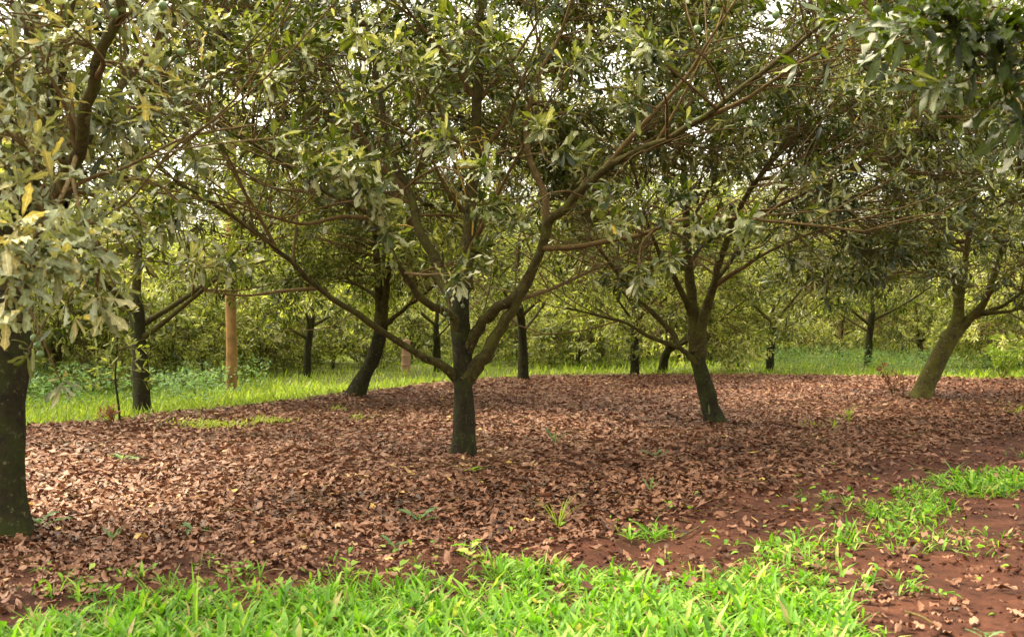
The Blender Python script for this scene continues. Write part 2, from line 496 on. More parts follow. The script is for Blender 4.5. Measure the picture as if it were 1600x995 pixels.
near = litter_leaves(*litter_batch(4.4, 10.5, 800))
mid = litter_leaves(*litter_batch(10.5, 17, 560))
far = litter_leaves(*litter_batch(17, 33, 260))
px, py = to_px(near["pos"][:, 0], near["pos"][:, 1], near["pos"][:, 2])
gd = grass_density(near["pos"][:, 0], near["pos"][:, 1])
score = near["ln"] / near["pos"][:, 1] * FPX * ((px > 10) & (px < 1590) & (py < 985) & (gd < .25))
order = np.argsort(-score)
pick, rest = order[:290], order[290:]
lt = single_leaf_templates("fallen_leaf", M_LITTER, 24, [.2, .35, .5, .6, .7, .8, .9, .95, .45, .65], (-.4, .5), (.3, .7), (-.3, .5), (.28, .4))
for i in pick:
    o = obj("fallen_leaf", lt[random.randrange(24)], ground)
    d_, n_ = near["dr"][i], near["nr"][i]; s_ = np.cross(n_, d_)
    o.matrix_world = Matrix.Translation(near["pos"][i]) @ Matrix((d_, s_, n_)).transposed().to_4x4() @ Matrix.Scale(near["ln"][i], 4)
lit = obj("leaf_litter", merged_mesh("leaf_litter", [(near, rest[near['pos'][rest, 1] < 8.2], 1), (near, rest[near['pos'][rest, 1] >= 8.2], 2), (mid, np.arange(len(mid["ln"])), 3), (far, np.arange(len(far["ln"])), 3)], M_LITTER))
lit["kind"] = "stuff"; lit["label"] = "brown carpet of dry fallen leaves under the trees"; lit["category"] = "leaf litter"

# twigs dropped into the litter
n = 1500
d = np.sqrt(rng.uniform(5 ** 2, 20 ** 2, n)); x = d * rng.uniform(-.5, .55, n)
k = (d < d_back(x, d)) & (d > d_front(x, d) - .8)
TT = Tubes()
for u, v in zip(x[k], d[k]):
    a_ = rng.uniform(0, 6.28); l_ = rng.uniform(.08, .38); z_ = gh1(u, v) + rng.uniform(.015, .05)
    e_ = np.array([math.cos(a_), math.sin(a_), rng.normal(0, .1)]) * l_
    TT.add(spline([np.array([u, v, z_]), np.array([u, v, z_]) + e_ * .5 + rng.normal(0, .02, 3) * l_ * 4, np.array([u, v, z_]) + e_], 4), np.linspace(.005, .003, 4) * rng.uniform(.5, 1.3), 4)
lt_ = obj("litter_twigs", TT.mesh("litter_twigs", M_TWIG)); lt_["kind"] = "stuff"; lt_["label"] = "thin dry twigs strewn through the leaf carpet"; lt_["category"] = "twigs"
# crumbs of soil and leaf scraps on the bare strip
n = 26000
d = np.sqrt(rng.uniform(4.6 ** 2, 15 ** 2, n)); x = d * rng.uniform(-.55, .6, n)
k = (d < d_front(x, d) + 1.0) & (rng.random(n) < .75 * smooth(.3, .6, fbm(x * 2.2, d * 2.2, 3)) + .15)
x, d = x[k], d[k]; n = len(x)
sz = rng.lognormal(-4.9, .7, n).clip(.002, .03)
ico = np.array([(1, 0, 0), (-1, 0, 0), (0, 1, 0), (0, -1, 0), (0, 0, 1), (0, 0, -1)], float)
V = ico[None] * sz[:, None, None] * rng.uniform(.55, 1.25, (n, 6, 1)) + np.stack([x, d, gh(x, d) + sz * .3], -1)[:, None]
of = np.array([(0, 2, 4), (2, 1, 4), (1, 3, 4), (3, 0, 4), (2, 0, 5), (1, 2, 5), (3, 1, 5), (0, 3, 5)])
cr = obj("soil_crumbs", np_mesh("soil_crumbs", V.reshape(-1, 3), (of[None] + (np.arange(n) * 6)[:, None, None]).reshape(-1, 3), M_SOIL, np.zeros(n * 6)))
cr["kind"] = "stuff"; cr["label"] = "loose crumbs of red soil on the bare strip"; cr["category"] = "soil"
n = 9000
d = np.sqrt(rng.uniform(4.6 ** 2, 15 ** 2, n)); x = d * rng.uniform(-.55, .6, n)
k = (d < d_front(x, d) + .8) & (rng.random(n) < .55)
A_ = litter_leaves(x[k], d[k]); A_["ln"] *= rng.uniform(.15, .4, k.sum()); A_["pos"][:, 2] -= .015; A_["rnd"] *= .8
fr = obj("leaf_scraps", bag_mesh("leaf_scraps", A_, np.arange(k.sum()), 3, M_LITTER))
fr["kind"] = "stuff"; fr["label"] = "small scraps of broken dry leaf on the bare soil"; fr["category"] = "leaf litter"

# ------------------------------------------------------------------ trees
UP = np.array([0, 0, 1.])
def crown_leaves(L, tips, axes, per, size, rnd_mu, rnd_sd, spread=1.05, droopy=.12):
    """whorls of leaves on the last part of every twig; tips (N,3), axes (N,3) unit, per = whorls per twig"""
    N = len(tips)
    for w in range(per):
        k = 5 if w == 0 else 3
        back = rng.uniform(.05, .11, N) * w
        base = tips - axes * back[:, None]
        ref = unit(np.cross(axes, rng.normal(size=(N, 3))))
        oth = np.cross(axes, ref)
        for j in range(k):
            a = 2 * np.pi * (j + rng.uniform(-.25, .25, N)) / k + w * .9
            rad = ref * np.cos(a)[:, None] + oth * np.sin(a)[:, None]
            op = rng.normal(spread - (.35 if w == 0 else 0), .22, N)
            dr = unit(axes * np.cos(op)[:, None] + rad * np.sin(op)[:, None] + np.array([0, 0, -droopy]) + rng.normal(0, .12, (N, 3)))
            nr = UP + rng.normal(0, .38, (N, 3)) + axes * .35
            nr = unit(nr - dr * np.sum(nr * dr, -1, keepdims=True))
            ln = size * rng.uniform(.62, 1.18, N)
            L.add(pos=base, dr=dr, nr=nr, ln=ln, wd=rng.uniform(.17, .26, N), droop=rng.normal(.15, .25, N), wave=rng.uniform(.3, .85, N),
                  phase=rng.uniform(0, 6.28, N), fold=rng.uniform(0, .4, N), rnd=np.clip(rng.normal(rnd_mu, rnd_sd, N), 0, .985) + (rng.random(N) < .008) * .015)

def grow(limbs, crown, n_cl, n_tip, T, L, size, rnd_mu=.45, rnd_sd=.22, extra=(), whorls=3, cl_r=.5, twig_sides=4, whips=0):
    """limbs: list of (points, radii). crown: dict(c, r, up, dn, zmin). Fills tube set T and leaf bag L"""
    nodes = []; nrad = []
    for p, r in limbs:
        k = len(p); s = int(k * .38)
        nodes.append(p[s:]); nrad.append(r[s:])
    nodes = np.vstack(nodes); nrad = np.concatenate(nrad)
    c = np.array(crown["c"]); cents = []
    tries = 0
    while len(cents) < n_cl and tries < n_cl * 60:
        tries += 1
        v = unit(rng.normal(size=3)); rr = rng.random() ** .42
        sc = np.array([crown["r"][0], crown["r"][1], crown["up"] if v[2] > 0 else crown["dn"]])
        bump = .78 + .5 * float(vnoise(np.array([v[0] * 2 + 9 + c[0]]), np.array([v[1] * 2 + v[2] * 1.7 + 5]))[0])
        q = c + v * sc * rr * bump
        if crown.get("dome"):       # hanging skirt: as wide at the bottom as in the middle
            a_ = rng.uniform(0, 6.283); h_ = rng.random() ** .45 * bump
            u_ = rng.random() ** 1.2
            lo_ = crown["zlow"] + .5 * float(vnoise(np.array([math.cos(a_) * 1.7 + 4 + c[0]]), np.array([math.sin(a_) * 1.7 + 8 + c[2]]))[0]) + (.8 if h_ < .45 else 0)
            hi_ = c[2] + crown["up"] * math.sqrt(max(.05, 1 - min(h_, 1) ** 2))
            q = np.array([c[0] + math.cos(a_) * h_ * crown["r"][0] * (.82 + .18 * min(1, (1 - u_) * 3)), c[1] + math.sin(a_) * h_ * crown["r"][1], lo_ + (hi_ - lo_) * u_])
        elif q[2] < crown["zmin"](q): continue
        if "keep" in crown and not crown["keep"](q): continue
        cents.append(q)
    for _ in range(whips):          # long bare shoots with a few leaves at the end
        i = int(rng.integers(0, len(nodes))); a = nodes[i]
        v = unit(np.array([a[0] - c[0], a[1] - c[1], 0]) * .5 + rng.normal(size=3) * np.array([.8, .8, .35]) + UP * .55)
        ln_ = rng.uniform(.7, 1.8)
        p_ = spline([a, a + v * ln_ * .5 + rng.normal(0, .06, 3), a + v * ln_ + np.array([0, 0, rng.uniform(-.1, .15)])], 8)
        T.add(p_, np.linspace(.0085, .0035, 8), 4)
        crown_leaves(L, p_[-1][None], unit(p_[-1] - p_[-2])[None], 2, size, rnd_mu, rnd_sd)
    cents = [(q, n_tip, cl_r, size) for q in cents] + [(np.array(e[0]), e[1], e[2], e[3]) for e in extra]
    for q, nt_, cr, sz in cents:
        dv = q - nodes
        dist = np.linalg.norm(dv, axis=1)
        outw = np.linalg.norm(nodes[:, :2] - c[:2], axis=1) - np.linalg.norm(q[:2] - c[:2])
        cost = dist + 1.1 * np.maximum(outw, 0) + .9 * np.maximum(nodes[:, 2] - q[2], 0)
        i = int(np.argmin(cost + rng.uniform(0, .25, len(cost))))
        a = nodes[i]
        m = (a + q) / 2 + rng.normal(0, .07, 3) * dist[i] + np.array([0, 0, .10 * dist[i]])
        br = spline([a, m, q], 7)
        r0 = min(nrad[i] * .6, .006 + .010 * dist[i] + .004)
        T.add(br, np.linspace(max(r0, .006), .005, 7), twig_sides + 1)
        axis = unit(q - m)
        off = unit(rng.normal(size=(nt_, 3))) * (cr * rng.random((nt_, 1)) ** .5) * np.array([1, 1, .75])
        tips = q + off + axis * cr * .35
        st = rng.integers(2, 7, nt_)
        axes = np.zeros((nt_, 3))
        for j in range(nt_):
            s0 = br[st[j]]; e = tips[j]
            dj = np.linalg.norm(e - s0)
            mm = (s0 + e) / 2 + np.array([0, 0, -.10 * dj]) + rng.normal(0, .05, 3) * dj
            tw = spline([s0, mm, e], 4) if twig_sides > 3 and e[1] < 14 else np.array([s0, e])
            T.add(tw, np.linspace(.0062, .0034, len(tw)), 3)
            axes[j] = unit(tw[-1] - tw[-2])
        crown_leaves(L, tips, axes, whorls, sz, rnd_mu + rng.normal(0, .75 * rnd_sd), rnd_sd)

def limb(pts, r0, r1, n=None, bend=.0):
    p = np.asarray(pts, float)
    n = n or max(8, 3 * len(p))
    s = spline(p, n)
    if bend: 
        ph = random.random() * 6
        s = s + np.stack([np.sin(np.linspace(0, 9, n) + ph), np.cos(np.linspace(0, 7, n) + ph), np.sin(np.linspace(0, 8, n))], -1) * bend * np.linspace(0, 1, n)[:, None]
    return s, r0 + (r1 - r0) * np.linspace(0, 1, n) ** .8

def PX(pts):
    """trace: (px, py, distance) triples -> world points"""
    return [W(*p) for p in pts]

def sublimbs(limbs, n, reach, up=.35):
    out = []
    for p, r in limbs:
        for _ in range(n):
            i = rng.integers(int(len(p) * .45), len(p) - 1)
            a = p[i]; tang = unit(p[min(i + 1, len(p) - 1)] - p[i - 1])
            v = unit(tang + unit(np.cross(tang, rng.normal(size=3))) * rng.uniform(.6, 1.1) + UP * up * rng.random())
            ln = reach * rng.uniform(.6, 1.1)
            q = a + v * ln; m = (a + q) / 2 + rng.normal(0, .06, 3) * ln - UP * .05 * ln
            out.append(limb([a, m, q], r[i] * .62, max(.007, r[i] * .2), 9))
    return out

def trunk_mesh(pts, r0, r1, T, flare=1.65, n=18, sides=14):
    s = spline(pts, n)
    u = np.linspace(0, 1, n)
    r = r0 + (r1 - r0) * u
    hh = np.linalg.norm(s - s[0], axis=1)
    r = r * (1 + (flare - 1) * np.exp(-hh / .15))
    T.add(s, r, sides, .17)
    return s, r

def assemble(name, label, base, trunk, main, subs, crown, n_cl, n_tip, size, lod, group, leaf_mat_, bark, limb_mat, extra=(),
             singles=0, rnd=(.45, .22), cat="tree", whorls=3, nuts=(), cl_r=.5, shift=.25, whips=70):
    """everything is given in world coordinates; parts are stored relative to the base"""
    base = np.array(base, float)
    root = thing(name, label, cat, base, group)
    T = Tubes(); trunk_mesh(trunk[0], trunk[1], trunk[2], T)
    T.v = [v - base for v in T.v]
    obj("trunk", T.mesh("trunk", bark), root)
    for p, r in main:
        m_ = len(p); u_ = np.arange(m_)
        kn = 1 + .38 * np.exp(-u_ / 1.6) + .10 * (vnoise(u_ * .9 + p[0, 0] * 7, u_ * 0 + p[-1, 2] * 5) - .5) * 2
        jit = np.stack([vnoise(u_ * .8 + 3.1 * k_ + p[-1, 0], u_ * 0 + 9.7 * k_ + p[-1, 1]) - .5 for k_ in range(3)], -1) * .05 * np.minimum(1, u_ / 3)[:, None]
        T = Tubes(); T.add(p + jit - base, r * kn, 10, .16)
        obj("limb", T.mesh("limb", limb_mat), root)
    Tw = Tubes(); L = Leaves()
    for p, r in subs: Tw.add(p, r, 6, .05)
    grow(list(main) + list(subs), crown, n_cl, n_tip, Tw, L, size, rnd[0], rnd[1], extra, whorls, cl_r, whips=whips)
    Tw.v = [v - base for v in Tw.v]
    tw = obj("twigs", Tw.mesh("twigs", M_TWIG), root); tw["kind"] = "stuff"
    a = L.pack()
    idx = np.arange(len(a["ln"]))
    if singles:
        px, py = to_px(a["pos"][:, 0], a["pos"][:, 1], a["pos"][:, 2])
        ok = (px > -10) & (px < 1610) & (py > -10) & (py < 1000)
        sc = a["ln"] / a["pos"][:, 1] * ok
        order = np.argsort(-sc)
        chosen = order[:singles]; idx = order[singles:]
        tp = single_leaf_templates("leaf", leaf_mat_, 16, list(np.clip(np.linspace(rnd[0] - rnd[1] * .6 + shift, rnd[0] + rnd[1] * 1.4 + shift, 9), 0, .98)))
        for i in chosen:
            o = obj("leaf", tp[random.randrange(16)], root)
            d_, n_ = a["dr"][i], a["nr"][i]; s_ = np.cross(n_, d_)
            o.matrix_local = Matrix.Translation(a["pos"][i] - base) @ Matrix((d_, s_, n_)).transposed().to_4x4() @ Matrix.Scale(a["ln"][i], 4)
    a["pos"] = a["pos"] - base
    dist = a["pos"][idx, 1] + base[1]
    cr = obj("crown", merged_mesh("crown", [(a, idx[dist < 10.2], 1), (a, idx[(dist >= 10.2) & (dist < 14.2)], 2), (a, idx[dist >= 14.2], 3)], leaf_mat_), root); cr["kind"] = "stuff"
    for (nx_, ny_, nd, nr_, sl) in nuts:
        p = W(nx_, ny_, nd) - base
        add_nut(root, p, nr_, sl)
    return root

def ball(r, seg=10, rings=7, squash=1.0, tip=.12):
    v = [(0, 0, r)]; f3 = []; f4 = []
    for i in range(1, rings):
        th = np.pi * i / rings
        for j in range(seg):
            ph = 2 * np.pi * j / seg
            v.append((r * np.sin(th) * np.cos(ph), r * np.sin(th) * np.sin(ph), r * np.cos(th) * squash))
    v.append((0, 0, -r * (1 + tip)))
    for j in range(seg):
        f3.append((0, 1 + j, 1 + (j + 1) % seg))
        e = 1 + (rings - 2) * seg
        f3.append((len(v) - 1, e + (j + 1) % seg, e + j))
    for i in range(rings - 2):
        for j in range(seg):
            a = 1 + i * seg
            f4.append((a + j, a + seg + j, a + seg + (j + 1) % seg, a + (j + 1) % seg))
    return np.array(v, float), [np.array(f4), np.array(f3)]
_bv, _bf = ball(1.0)
NUT_ME = np_mesh("nut", _bv, _bf, M_NUT)
def add_nut(root, p, r, sl):
    o = obj("nut", NUT_ME, root, p); o.scale = (r, r, r * 1.06)
    T = Tubes()
    T.add(spline([(0, 0, .9), (.2, .1, .9 + sl / r * .5), (-.1, .2, .9 + sl / r)], 6), .07, 4)
    obj("stalk", T.mesh("stalk", M_STALK), o)

# ---- the middle tree of the near row (base at 725,720)
D0 = 11.7
b0 = G(725, 721); base0 = np.array([b0[0], b0[1], gh1(*b0)])
tr0 = PX([(725, 728, D0), (724, 640, D0), (722, 560, D0), (719, 490, D0), (722, 440, D0)])
mn0 = [
    limb(PX([(722, 450, D0), (728, 400, 11.72), (736, 330, 11.75), (743, 240, 11.75), (746, 150, 11.8), (750, 50, 11.8), (756, -80, 11.8)]), .088, .038),
    limb(PX([(714, 592, D0), (690, 573, 11.55), (640, 545, 11.3), (560, 490, 10.9), (500, 450, 10.6), (430, 385, 10.3), (370, 345, 10.1), (310, 305, 9.9), (250, 262, 9.7)]), .048, .011),
    limb(PX([(718, 525, D0), (708, 498, 11.6), (690, 484, 11.5), (660, 467, 11.3), (639, 438, 11.2), (618, 403, 11.0), (577, 341, 10.7), (540, 315, 10.5), (480, 281, 10.2), (400, 229, 9.9), (330, 190, 9.6)]), .052, .010),
    limb(PX([(716, 500, 11.75), (700, 455, 11.8), (680, 405, 12.0), (657, 360, 12.1), (637, 300, 12.3), (617, 256, 12.4), (601, 193, 12.6), (590, 130, 12.8), (575, 40, 13.0)]), .076, .022),
    limb(PX([(728, 590, D0), (745, 566, 11.65), (765, 545, 11.6), (787, 505, 11.5), (806, 470, 11.45), (828, 430, 11.4), (846, 385, 11.3), (862, 345, 11.2), (885, 325, 11.1), (941, 269, 10.9), (993, 241, 10.7), (1049, 213, 10.5), (1101, 185, 10.3), (1142, 153, 10.15), (1198, 108, 10.0), (1260, 60, 9.8), (1310, 10, 9.6)]), .080, .014),
    limb(PX([(728, 545, D0), (742, 520, 11.65), (756, 500, 11.6), (776, 482, 11.5), (802, 464, 11.45), (830, 425, 11.42)]), .066, .048),
]
sb0 = [
    limb(PX([(852, 372, 11.3), (853, 330, 11.35), (850, 301, 11.4), (828, 250, 11.5), (822, 210, 11.6), (824, 175, 11.6), (844, 112, 11.7), (872, 62, 11.8), (900, -20, 11.9)]), .050, .016),
    limb(PX([(846, 388, 11.3), (900, 386, 11.0), (960, 374, 10.8), (1005, 366, 10.6), (1057, 345, 10.4), (1130, 340, 10.2), (1250, 350, 10.0), (1350, 362, 9.8)]), .034, .010),
    limb(PX([(941, 269, 10.9), (977, 225, 10.8), (1025, 173, 10.7), (1073, 120, 10.6), (1100, 76, 10.5), (1150, 0, 10.4)]), .032, .012),
    limb(PX([(1090, 190, 10.35), (1162, 157, 10.2), (1198, 133, 10.1), (1260, 92, 9.9), (1330, 60, 9.7)]), .026, .009),
    limb(PX([(577, 341, 10.7), (532, 339, 10.5), (480, 350, 10.3), (430, 340, 10.1), (360, 312, 9.9)]), .028, .009),
    limb(PX([(640, 305, 12.3), (600, 262, 12.3), (569, 217, 12.3), (541, 161, 12.3), (510, 90, 12.3)]), .04, .012),
    limb(PX([(500, 450, 10.6), (440, 455, 10.3), (380, 462, 10.1), (320, 455, 9.9)]), .022, .007),
    limb(PX([(430, 385, 10.3), (400, 330, 10.2), (370, 280, 10.1), (330, 200, 10.0), (300, 130, 9.9)]), .02, .008),
    limb(PX([(735, 340, 11.75), (700, 300, 11.4), (665, 235, 11.0), (600, 180, 10.6)]), .028, .009),
    limb(PX([(742, 250, 11.75), (790, 190, 11.6), (815, 130, 11.4), (850, 40, 11.3)]), .03, .01),
    limb(PX([(730, 400, 11.72), (760, 340, 11.2), (800, 260, 10.7), (840, 190, 10.3)]), .03, .009),
    limb(PX([(745, 160, 11.8), (700, 90, 11.6), (640, 20, 11.3), (590, -60, 11.0)]), .026, .009),
    limb(PX([(806, 470, 11.45), (860, 452, 11.8), (930, 420, 12.2), (1010, 385, 12.6)]), .028, .009),
]
c0 = np.array([base0[0], base0[1]])
ros = lambda px_, py_, d, n=3, r=.14, s=.20: (W(px_, py_, d), n, r, s)
ex0 = [ros(*q) for q in ((482, 265, 8.9), (540, 262, 8.8), (582, 280, 8.8), (575, 300, 8.9), (605, 345, 9.0), (768, 262, 9.2), (760, 318, 9.1), (808, 335, 9.2), (720, 425, 9.6),
                         (945, 345, 9.1), (1045, 400, 9.6), (1165, 340, 9.0), (1060, 300, 9.2), (1100, 350, 9.3), (560, 55, 8.8), (600, 80, 9.0), (650, 120, 9.0), (560, 145, 9.0), (470, 70, 8.6),
                         (850, 200, 9.4), (900, 95, 9.4), (780, 60, 9.2), (700, 40, 9.2), (960, 50, 9.2), (1020, 90, 9.0), (1030, 60, 8.8), (420, 120, 8.6), (300, 240, 8.4), (270, 330, 8.5),
                         (235, 340, 8.4), (365, 420, 9.2), (310, 420, 9.0), (880, 240, 9.4), (690, 210, 9.4), (1000, 430, 10.2), (340, 40, 8.4), (990, 160, 9.2))]
_cor = np.vstack([np.stack([*to_px(p[:, 0], p[:, 1], p[:, 2]), p[:, 1]], -1) for p, r in mn0 + sb0[:5]])
def keep0(q):
    u, v = to_px(*q)
    if 990 < u < 1240 and v > 330: return rng.random() < .1
    if q[1] < 12 and 675 < u < 810 and 150 < v < 400: return False
    dd = np.hypot(_cor[:, 0] - u, _cor[:, 1] - v); m = int(np.argmin(dd))
    if dd[m] < 62 and q[1] < _cor[m, 2] + .3: return rng.random() < .12
    pr = .55 if q[1] < 11.2 else 1
    return rng.random() < pr * (.30 if v > 235 else 1)
def caps(n, x0, x1, y0, y1, d0, d1, sz):
    return [(W(rng.uniform(x0, x1), rng.uniform(y0, y1), rng.uniform(d0, d1)), 9, .5, sz) for _ in range(n)]
ex0 = ex0 + caps(85, 150, 1180, -70, 130, 11.0, 14.4, .165)
tree0 = assemble("macadamia_tree", "large spreading tree in the middle with a low ochre limb reaching left", base0, (tr0, .118, .10), mn0, sb0 + sublimbs(mn0[:5], 3, 1.2),
    dict(c=(c0[0], c0[1], 3.8), r=(4.1, 3.4), up=3.4, dn=2.3, zmin=lambda q: 2.1 + .25 * math.sin(q[0] * 2.3), keep=lambda q: keep0(q)),
    215, 9, .165, 1, "trees of the near row", M_LEAF, M_BARK, M_LIMB, ex0, 295, (.45, .28), shift=.34, whips=130,
    nuts=[(717, 446, 11.1, .019, .14), (718, 456, 11.08, .019, .16), (696, 464, 11.0, .019, .2), (692, 478, 11.05, .019, .25), (723, 478, 11.1, .02, .2), (695, 490, 11.0, .019, .28), (700, 497, 11.02, .019, .3), (688, 505, 11.03, .019, .3),
          (1090, 46, 8.2, .03, .12), (1117, 17, 8.3, .028, .10), (503, 190, 8.6, .022, .14)])

# ---- right tree of the near row (1115,662)
b1 = G(1117, 664); D1 = b1[1]; base1 = np.array([b1[0], b1[1], gh1(*b1)])
tr1 = PX([(1118, 668, D1), (1110, 635, D1), (1103, 605, D1), (1093, 570, D1), (1089, 540, D1)])
mn1 = [
    limb(PX([(1090, 548, D1), (1084, 505, D1), (1080, 460, D1), (1077, 415, D1), (1073, 350, D1), (1070, 280, D1 + .1), (1060, 180, D1 + .2), (1050, 60, D1 + .3)]), .10, .03),
    limb(PX([(1092, 556, D1), (1097, 505, D1 - .1), (1107, 475, D1 - .2), (1119, 436, D1 - .3), (1126, 400, D1 - .4), (1145, 350, D1 - .6), (1185, 280, D1 - .9), (1240, 200, D1 - 1.1), (1290, 110, D1 - 1.2)]), .085, .02),
    limb(PX([(1092, 572, D1), (1077, 556, D1 - .1), (1059, 540, D1 - .2), (1026, 530, D1 - .5), (987, 508, D1 - .8), (945, 496, D1 - 1.1), (887, 481, D1 - 1.4)]), .05, .012),
    limb(PX([(1059, 540, D1 - .2), (1046, 512, D1 - .2), (1011, 481, D1 - .3), (987, 457, D1 - .4), (960, 420, D1 - .5), (920, 370, D1 - .6)]), .042, .012),
    limb(PX([(1081, 490, D1), (1071, 468, D1 - .2), (1056, 436, D1 - .4), (1041, 415, D1 - .6), (1024, 380, D1 - .8), (1000, 310, D1 - 1.0), (980, 220, D1 - 1.1)]), .05, .014),
    limb(PX([(1093, 520, D1), (1108, 470, D1 + .4), (1130, 420, D1 + .8), (1165, 370, D1 + 1.1), (1220, 300, D1 + 1.4)]), .06, .016),
]
sb1 = [limb(PX([(1113, 450, D1 - .25), (1140, 430, D1 - .5), (1162, 418, D1 - .7), (1189, 400, D1 - .9), (1240, 375, D1 - 1.2), (1310, 350, D1 - 1.5)]), .04, .012),
       limb(PX([(1185, 280, D1 - .9), (1230, 275, D1 - 1.2), (1290, 240, D1 - 1.5), (1370, 190, D1 - 1.7)]), .028, .009),
       limb(PX([(1150, 345, D1 - .6), (1220, 320, D1 - 1.0), (1290, 285, D1 - 1.4), (1350, 250, D1 - 1.6), (1420, 180, D1 - 1.8)]), .03, .009)]
def keep1(q):
    u, v = to_px(*q)
    return rng.random() < (.18 if 985 < u < 1240 and v > 300 else 1)
tree1 = assemble("macadamia_tree", "leaning forked tree to the right of the middle tree, pale blades at its foot", base1, (tr1, .125, .105), mn1, sb1 + sublimbs(mn1, 3, 1.2),
    dict(c=(base1[0] + .4, base1[1], 4.1), r=(3.9, 3.3), up=4.0, dn=2.5, zmin=lambda q: 2.2 + .3 * math.sin(q[0] * 1.9 + 1), keep=lambda q: keep1(q)),
    315, 11, .16, 2, "trees of the near row", M_LEAF, M_BARK, M_LIMB,
    [ros(px_, py_, d, 3, .2, .2) for px_, py_, d in ((1320, 300, 12.8), (1250, 260, 12.6), (1400, 210, 12.8), (1180, 120, 12.8), (1350, 120, 12.6), (1440, 300, 13.2), (1230, 400, 13.6), (1300, 430, 14))] + caps(60, 1000, 1500, -70, 180, 14.6, 18.2, .165),
    295, (.44, .28), shift=.3)

# ---- left tree of the near row (20,838)
b2 = G(8, 842); D2 = b2[1]; base2 = np.array([b2[0], b2[1], gh1(*b2)])
tr2 = PX([(8, 850, D2), (7, 760, D2), (8, 680, D2), (14, 600, D2), (18, 520, D2), (18, 455, D2)])
mn2 = [
    limb(PX([(20, 500, D2), (26, 400, D2), (36, 300, D2 + .1), (44, 180, D2 + .15), (48, 90, D2 + .2), (50, 0, D2 + .2), (52, -150, D2 + .2)]), .10, .04),
    limb(PX([(30, 430, D2), (60, 370, D2 - .3), (90, 318, D2 - .6), (120, 242, D2 - .9), (140, 165, D2 - 1.1), (162, 88, D2 - 1.3), (184, 30, D2 - 1.4), (194, -40, D2 - 1.5)]), .06, .026),
    limb(PX([(40, 300, D2 + .1), (62, 240, D2), (85, 165, D2 - .1), (98, 100, D2 - .2), (108, 30, D2 - .3), (115, -60, D2 - .3)]), .055, .025),
    limb(PX([(90, 318, D2 - .6), (120, 260, D2 - .3), (150, 195, D2 - .1), (195, 130, D2 + .1), (240, 80, D2 + .2), (290, 20, D2 + .3)]), .042, .016),
    limb(PX([(26, 420, D2), (-40, 330, D2 - .2), (-120, 240, D2 - .4), (-200, 120, D2 - .5)]), .07, .02),
]
sb2 = [limb(PX([(14, 255, D2 - 1.2), (40, 243, D2 - 1.1), (68, 240, D2 - 1.0), (110, 262, D2 - .8)]), .026, .02),
       limb(PX([(100, 300, D2 - .7), (150, 275, D2 - .9), (200, 260, D2 - 1.0), (290, 215, D2 - 1.0), (400, 195, D2 - .9)]), .014, .006),
       limb(PX([(80, 345, D2 - .6), (140, 345, D2 - .8), (200, 315, D2 - 1.0), (250, 255, D2 - 1.1), (300, 200, D2 - 1.2)]), .012, .005),
       limb(PX([(120, 242, D2 - .9), (100, 300, D2 - 1.6), (60, 360, D2 - 2.1), (20, 400, D2 - 2.4)]), .016, .006),
       limb(PX([(110, 262, D2 - .9), (125, 330, D2 - 1.6), (150, 380, D2 - 2.0), (190, 400, D2 - 2.2)]), .014, .005)]
ex2 = [ros(px_, py_, d, n, r, s) for px_, py_, d, n, r, s in (
    (60, 300, 5.3, 2, 0.18, 0.178), (20, 300, 5.4, 2, 0.18, 0.178), (30, 360, 5.0, 2, 0.20, 0.187), (90, 380, 5.2, 2, 0.18, 0.187), (30, 418, 4.9, 2, 0.18, 0.187), (60, 408, 5.0, 2, 0.16, 0.187), (120, 398, 5.2, 2, 0.16, 0.187), (150, 378, 5.3, 2, 0.16, 0.170),
    (150, 448, 5.4, 2, 0.13, 0.170), (180, 448, 5.6, 1, 0.13, 0.170), (10, 458, 4.9, 2, 0.13, 0.170), (20, 200, 5.5, 2, 0.20, 0.170), (60, 160, 5.6, 2, 0.20, 0.170), (20, 100, 5.6, 2, 0.20, 0.170), (70, 60, 5.6, 2, 0.20, 0.170), (120, 60, 5.8, 2, 0.16, 0.170),
    (215, 115, 6.0, 2, 0.18, 0.170), (240, 130, 6.0, 1, 0.16, 0.170), (305, 240, 6.3, 1, 0.10, 0.162), (285, 320, 6.5, 1, 0.08, 0.153), (230, 360, 6.4, 1, 0.09, 0.153), (180, 285, 6.2, 1, 0.09, 0.145), (140, 30, 5.8, 2, 0.16, 0.170), (150, 350, 5.6, 2, 0.16, 0.170),
    (45, 545, 6.3, 1, 0.10, 0.170), (90, 585, 7.0, 1, 0.10, 0.153), (105, 468, 5.8, 1, 0.13, 0.170), (10, 250, 5.4, 2, 0.20, 0.170), (15, 20, 5.5, 2, 0.20, 0.170), (200, 20, 6, 2, 0.18, 0.170), (330, 115, 6.3, 1, 0.13, 0.162), (5, 378, 4.9, 2, 0.18, 0.187))]
tree2 = assemble("macadamia_tree", "thick dark trunk at the left edge with big pale drooping leaves", base2, (tr2, .135, .115), mn2, sb2 + sublimbs(mn2[:4], 2, .8),
    dict(c=(base2[0] - .3, base2[1] + .2, 3.4), r=(2.1, 2.3), up=2.0, dn=1.7, zmin=lambda q: 2.1, keep=lambda q: q[1] > 5.6 and (q[0] / q[1] < -.30)),
    95, 8, .17, 1, "trees of the near row", M_LEAF_PALE, M_BARK, M_LIMB, ex2, 295, (.42, .26), whips=20,
    nuts=[(53, 528, 6.6, .022, .25), (58, 539, 6.6, .022, .27), (63, 553, 6.62, .023, .3), (254, 9, 6.0, .025, .12), (178, 22, 6.0, .025, .12), (230, 119, 6.2, .024, .16), (336, 130, 6.4, .022, .16), (283, 82, 6.4, .022, .14)])

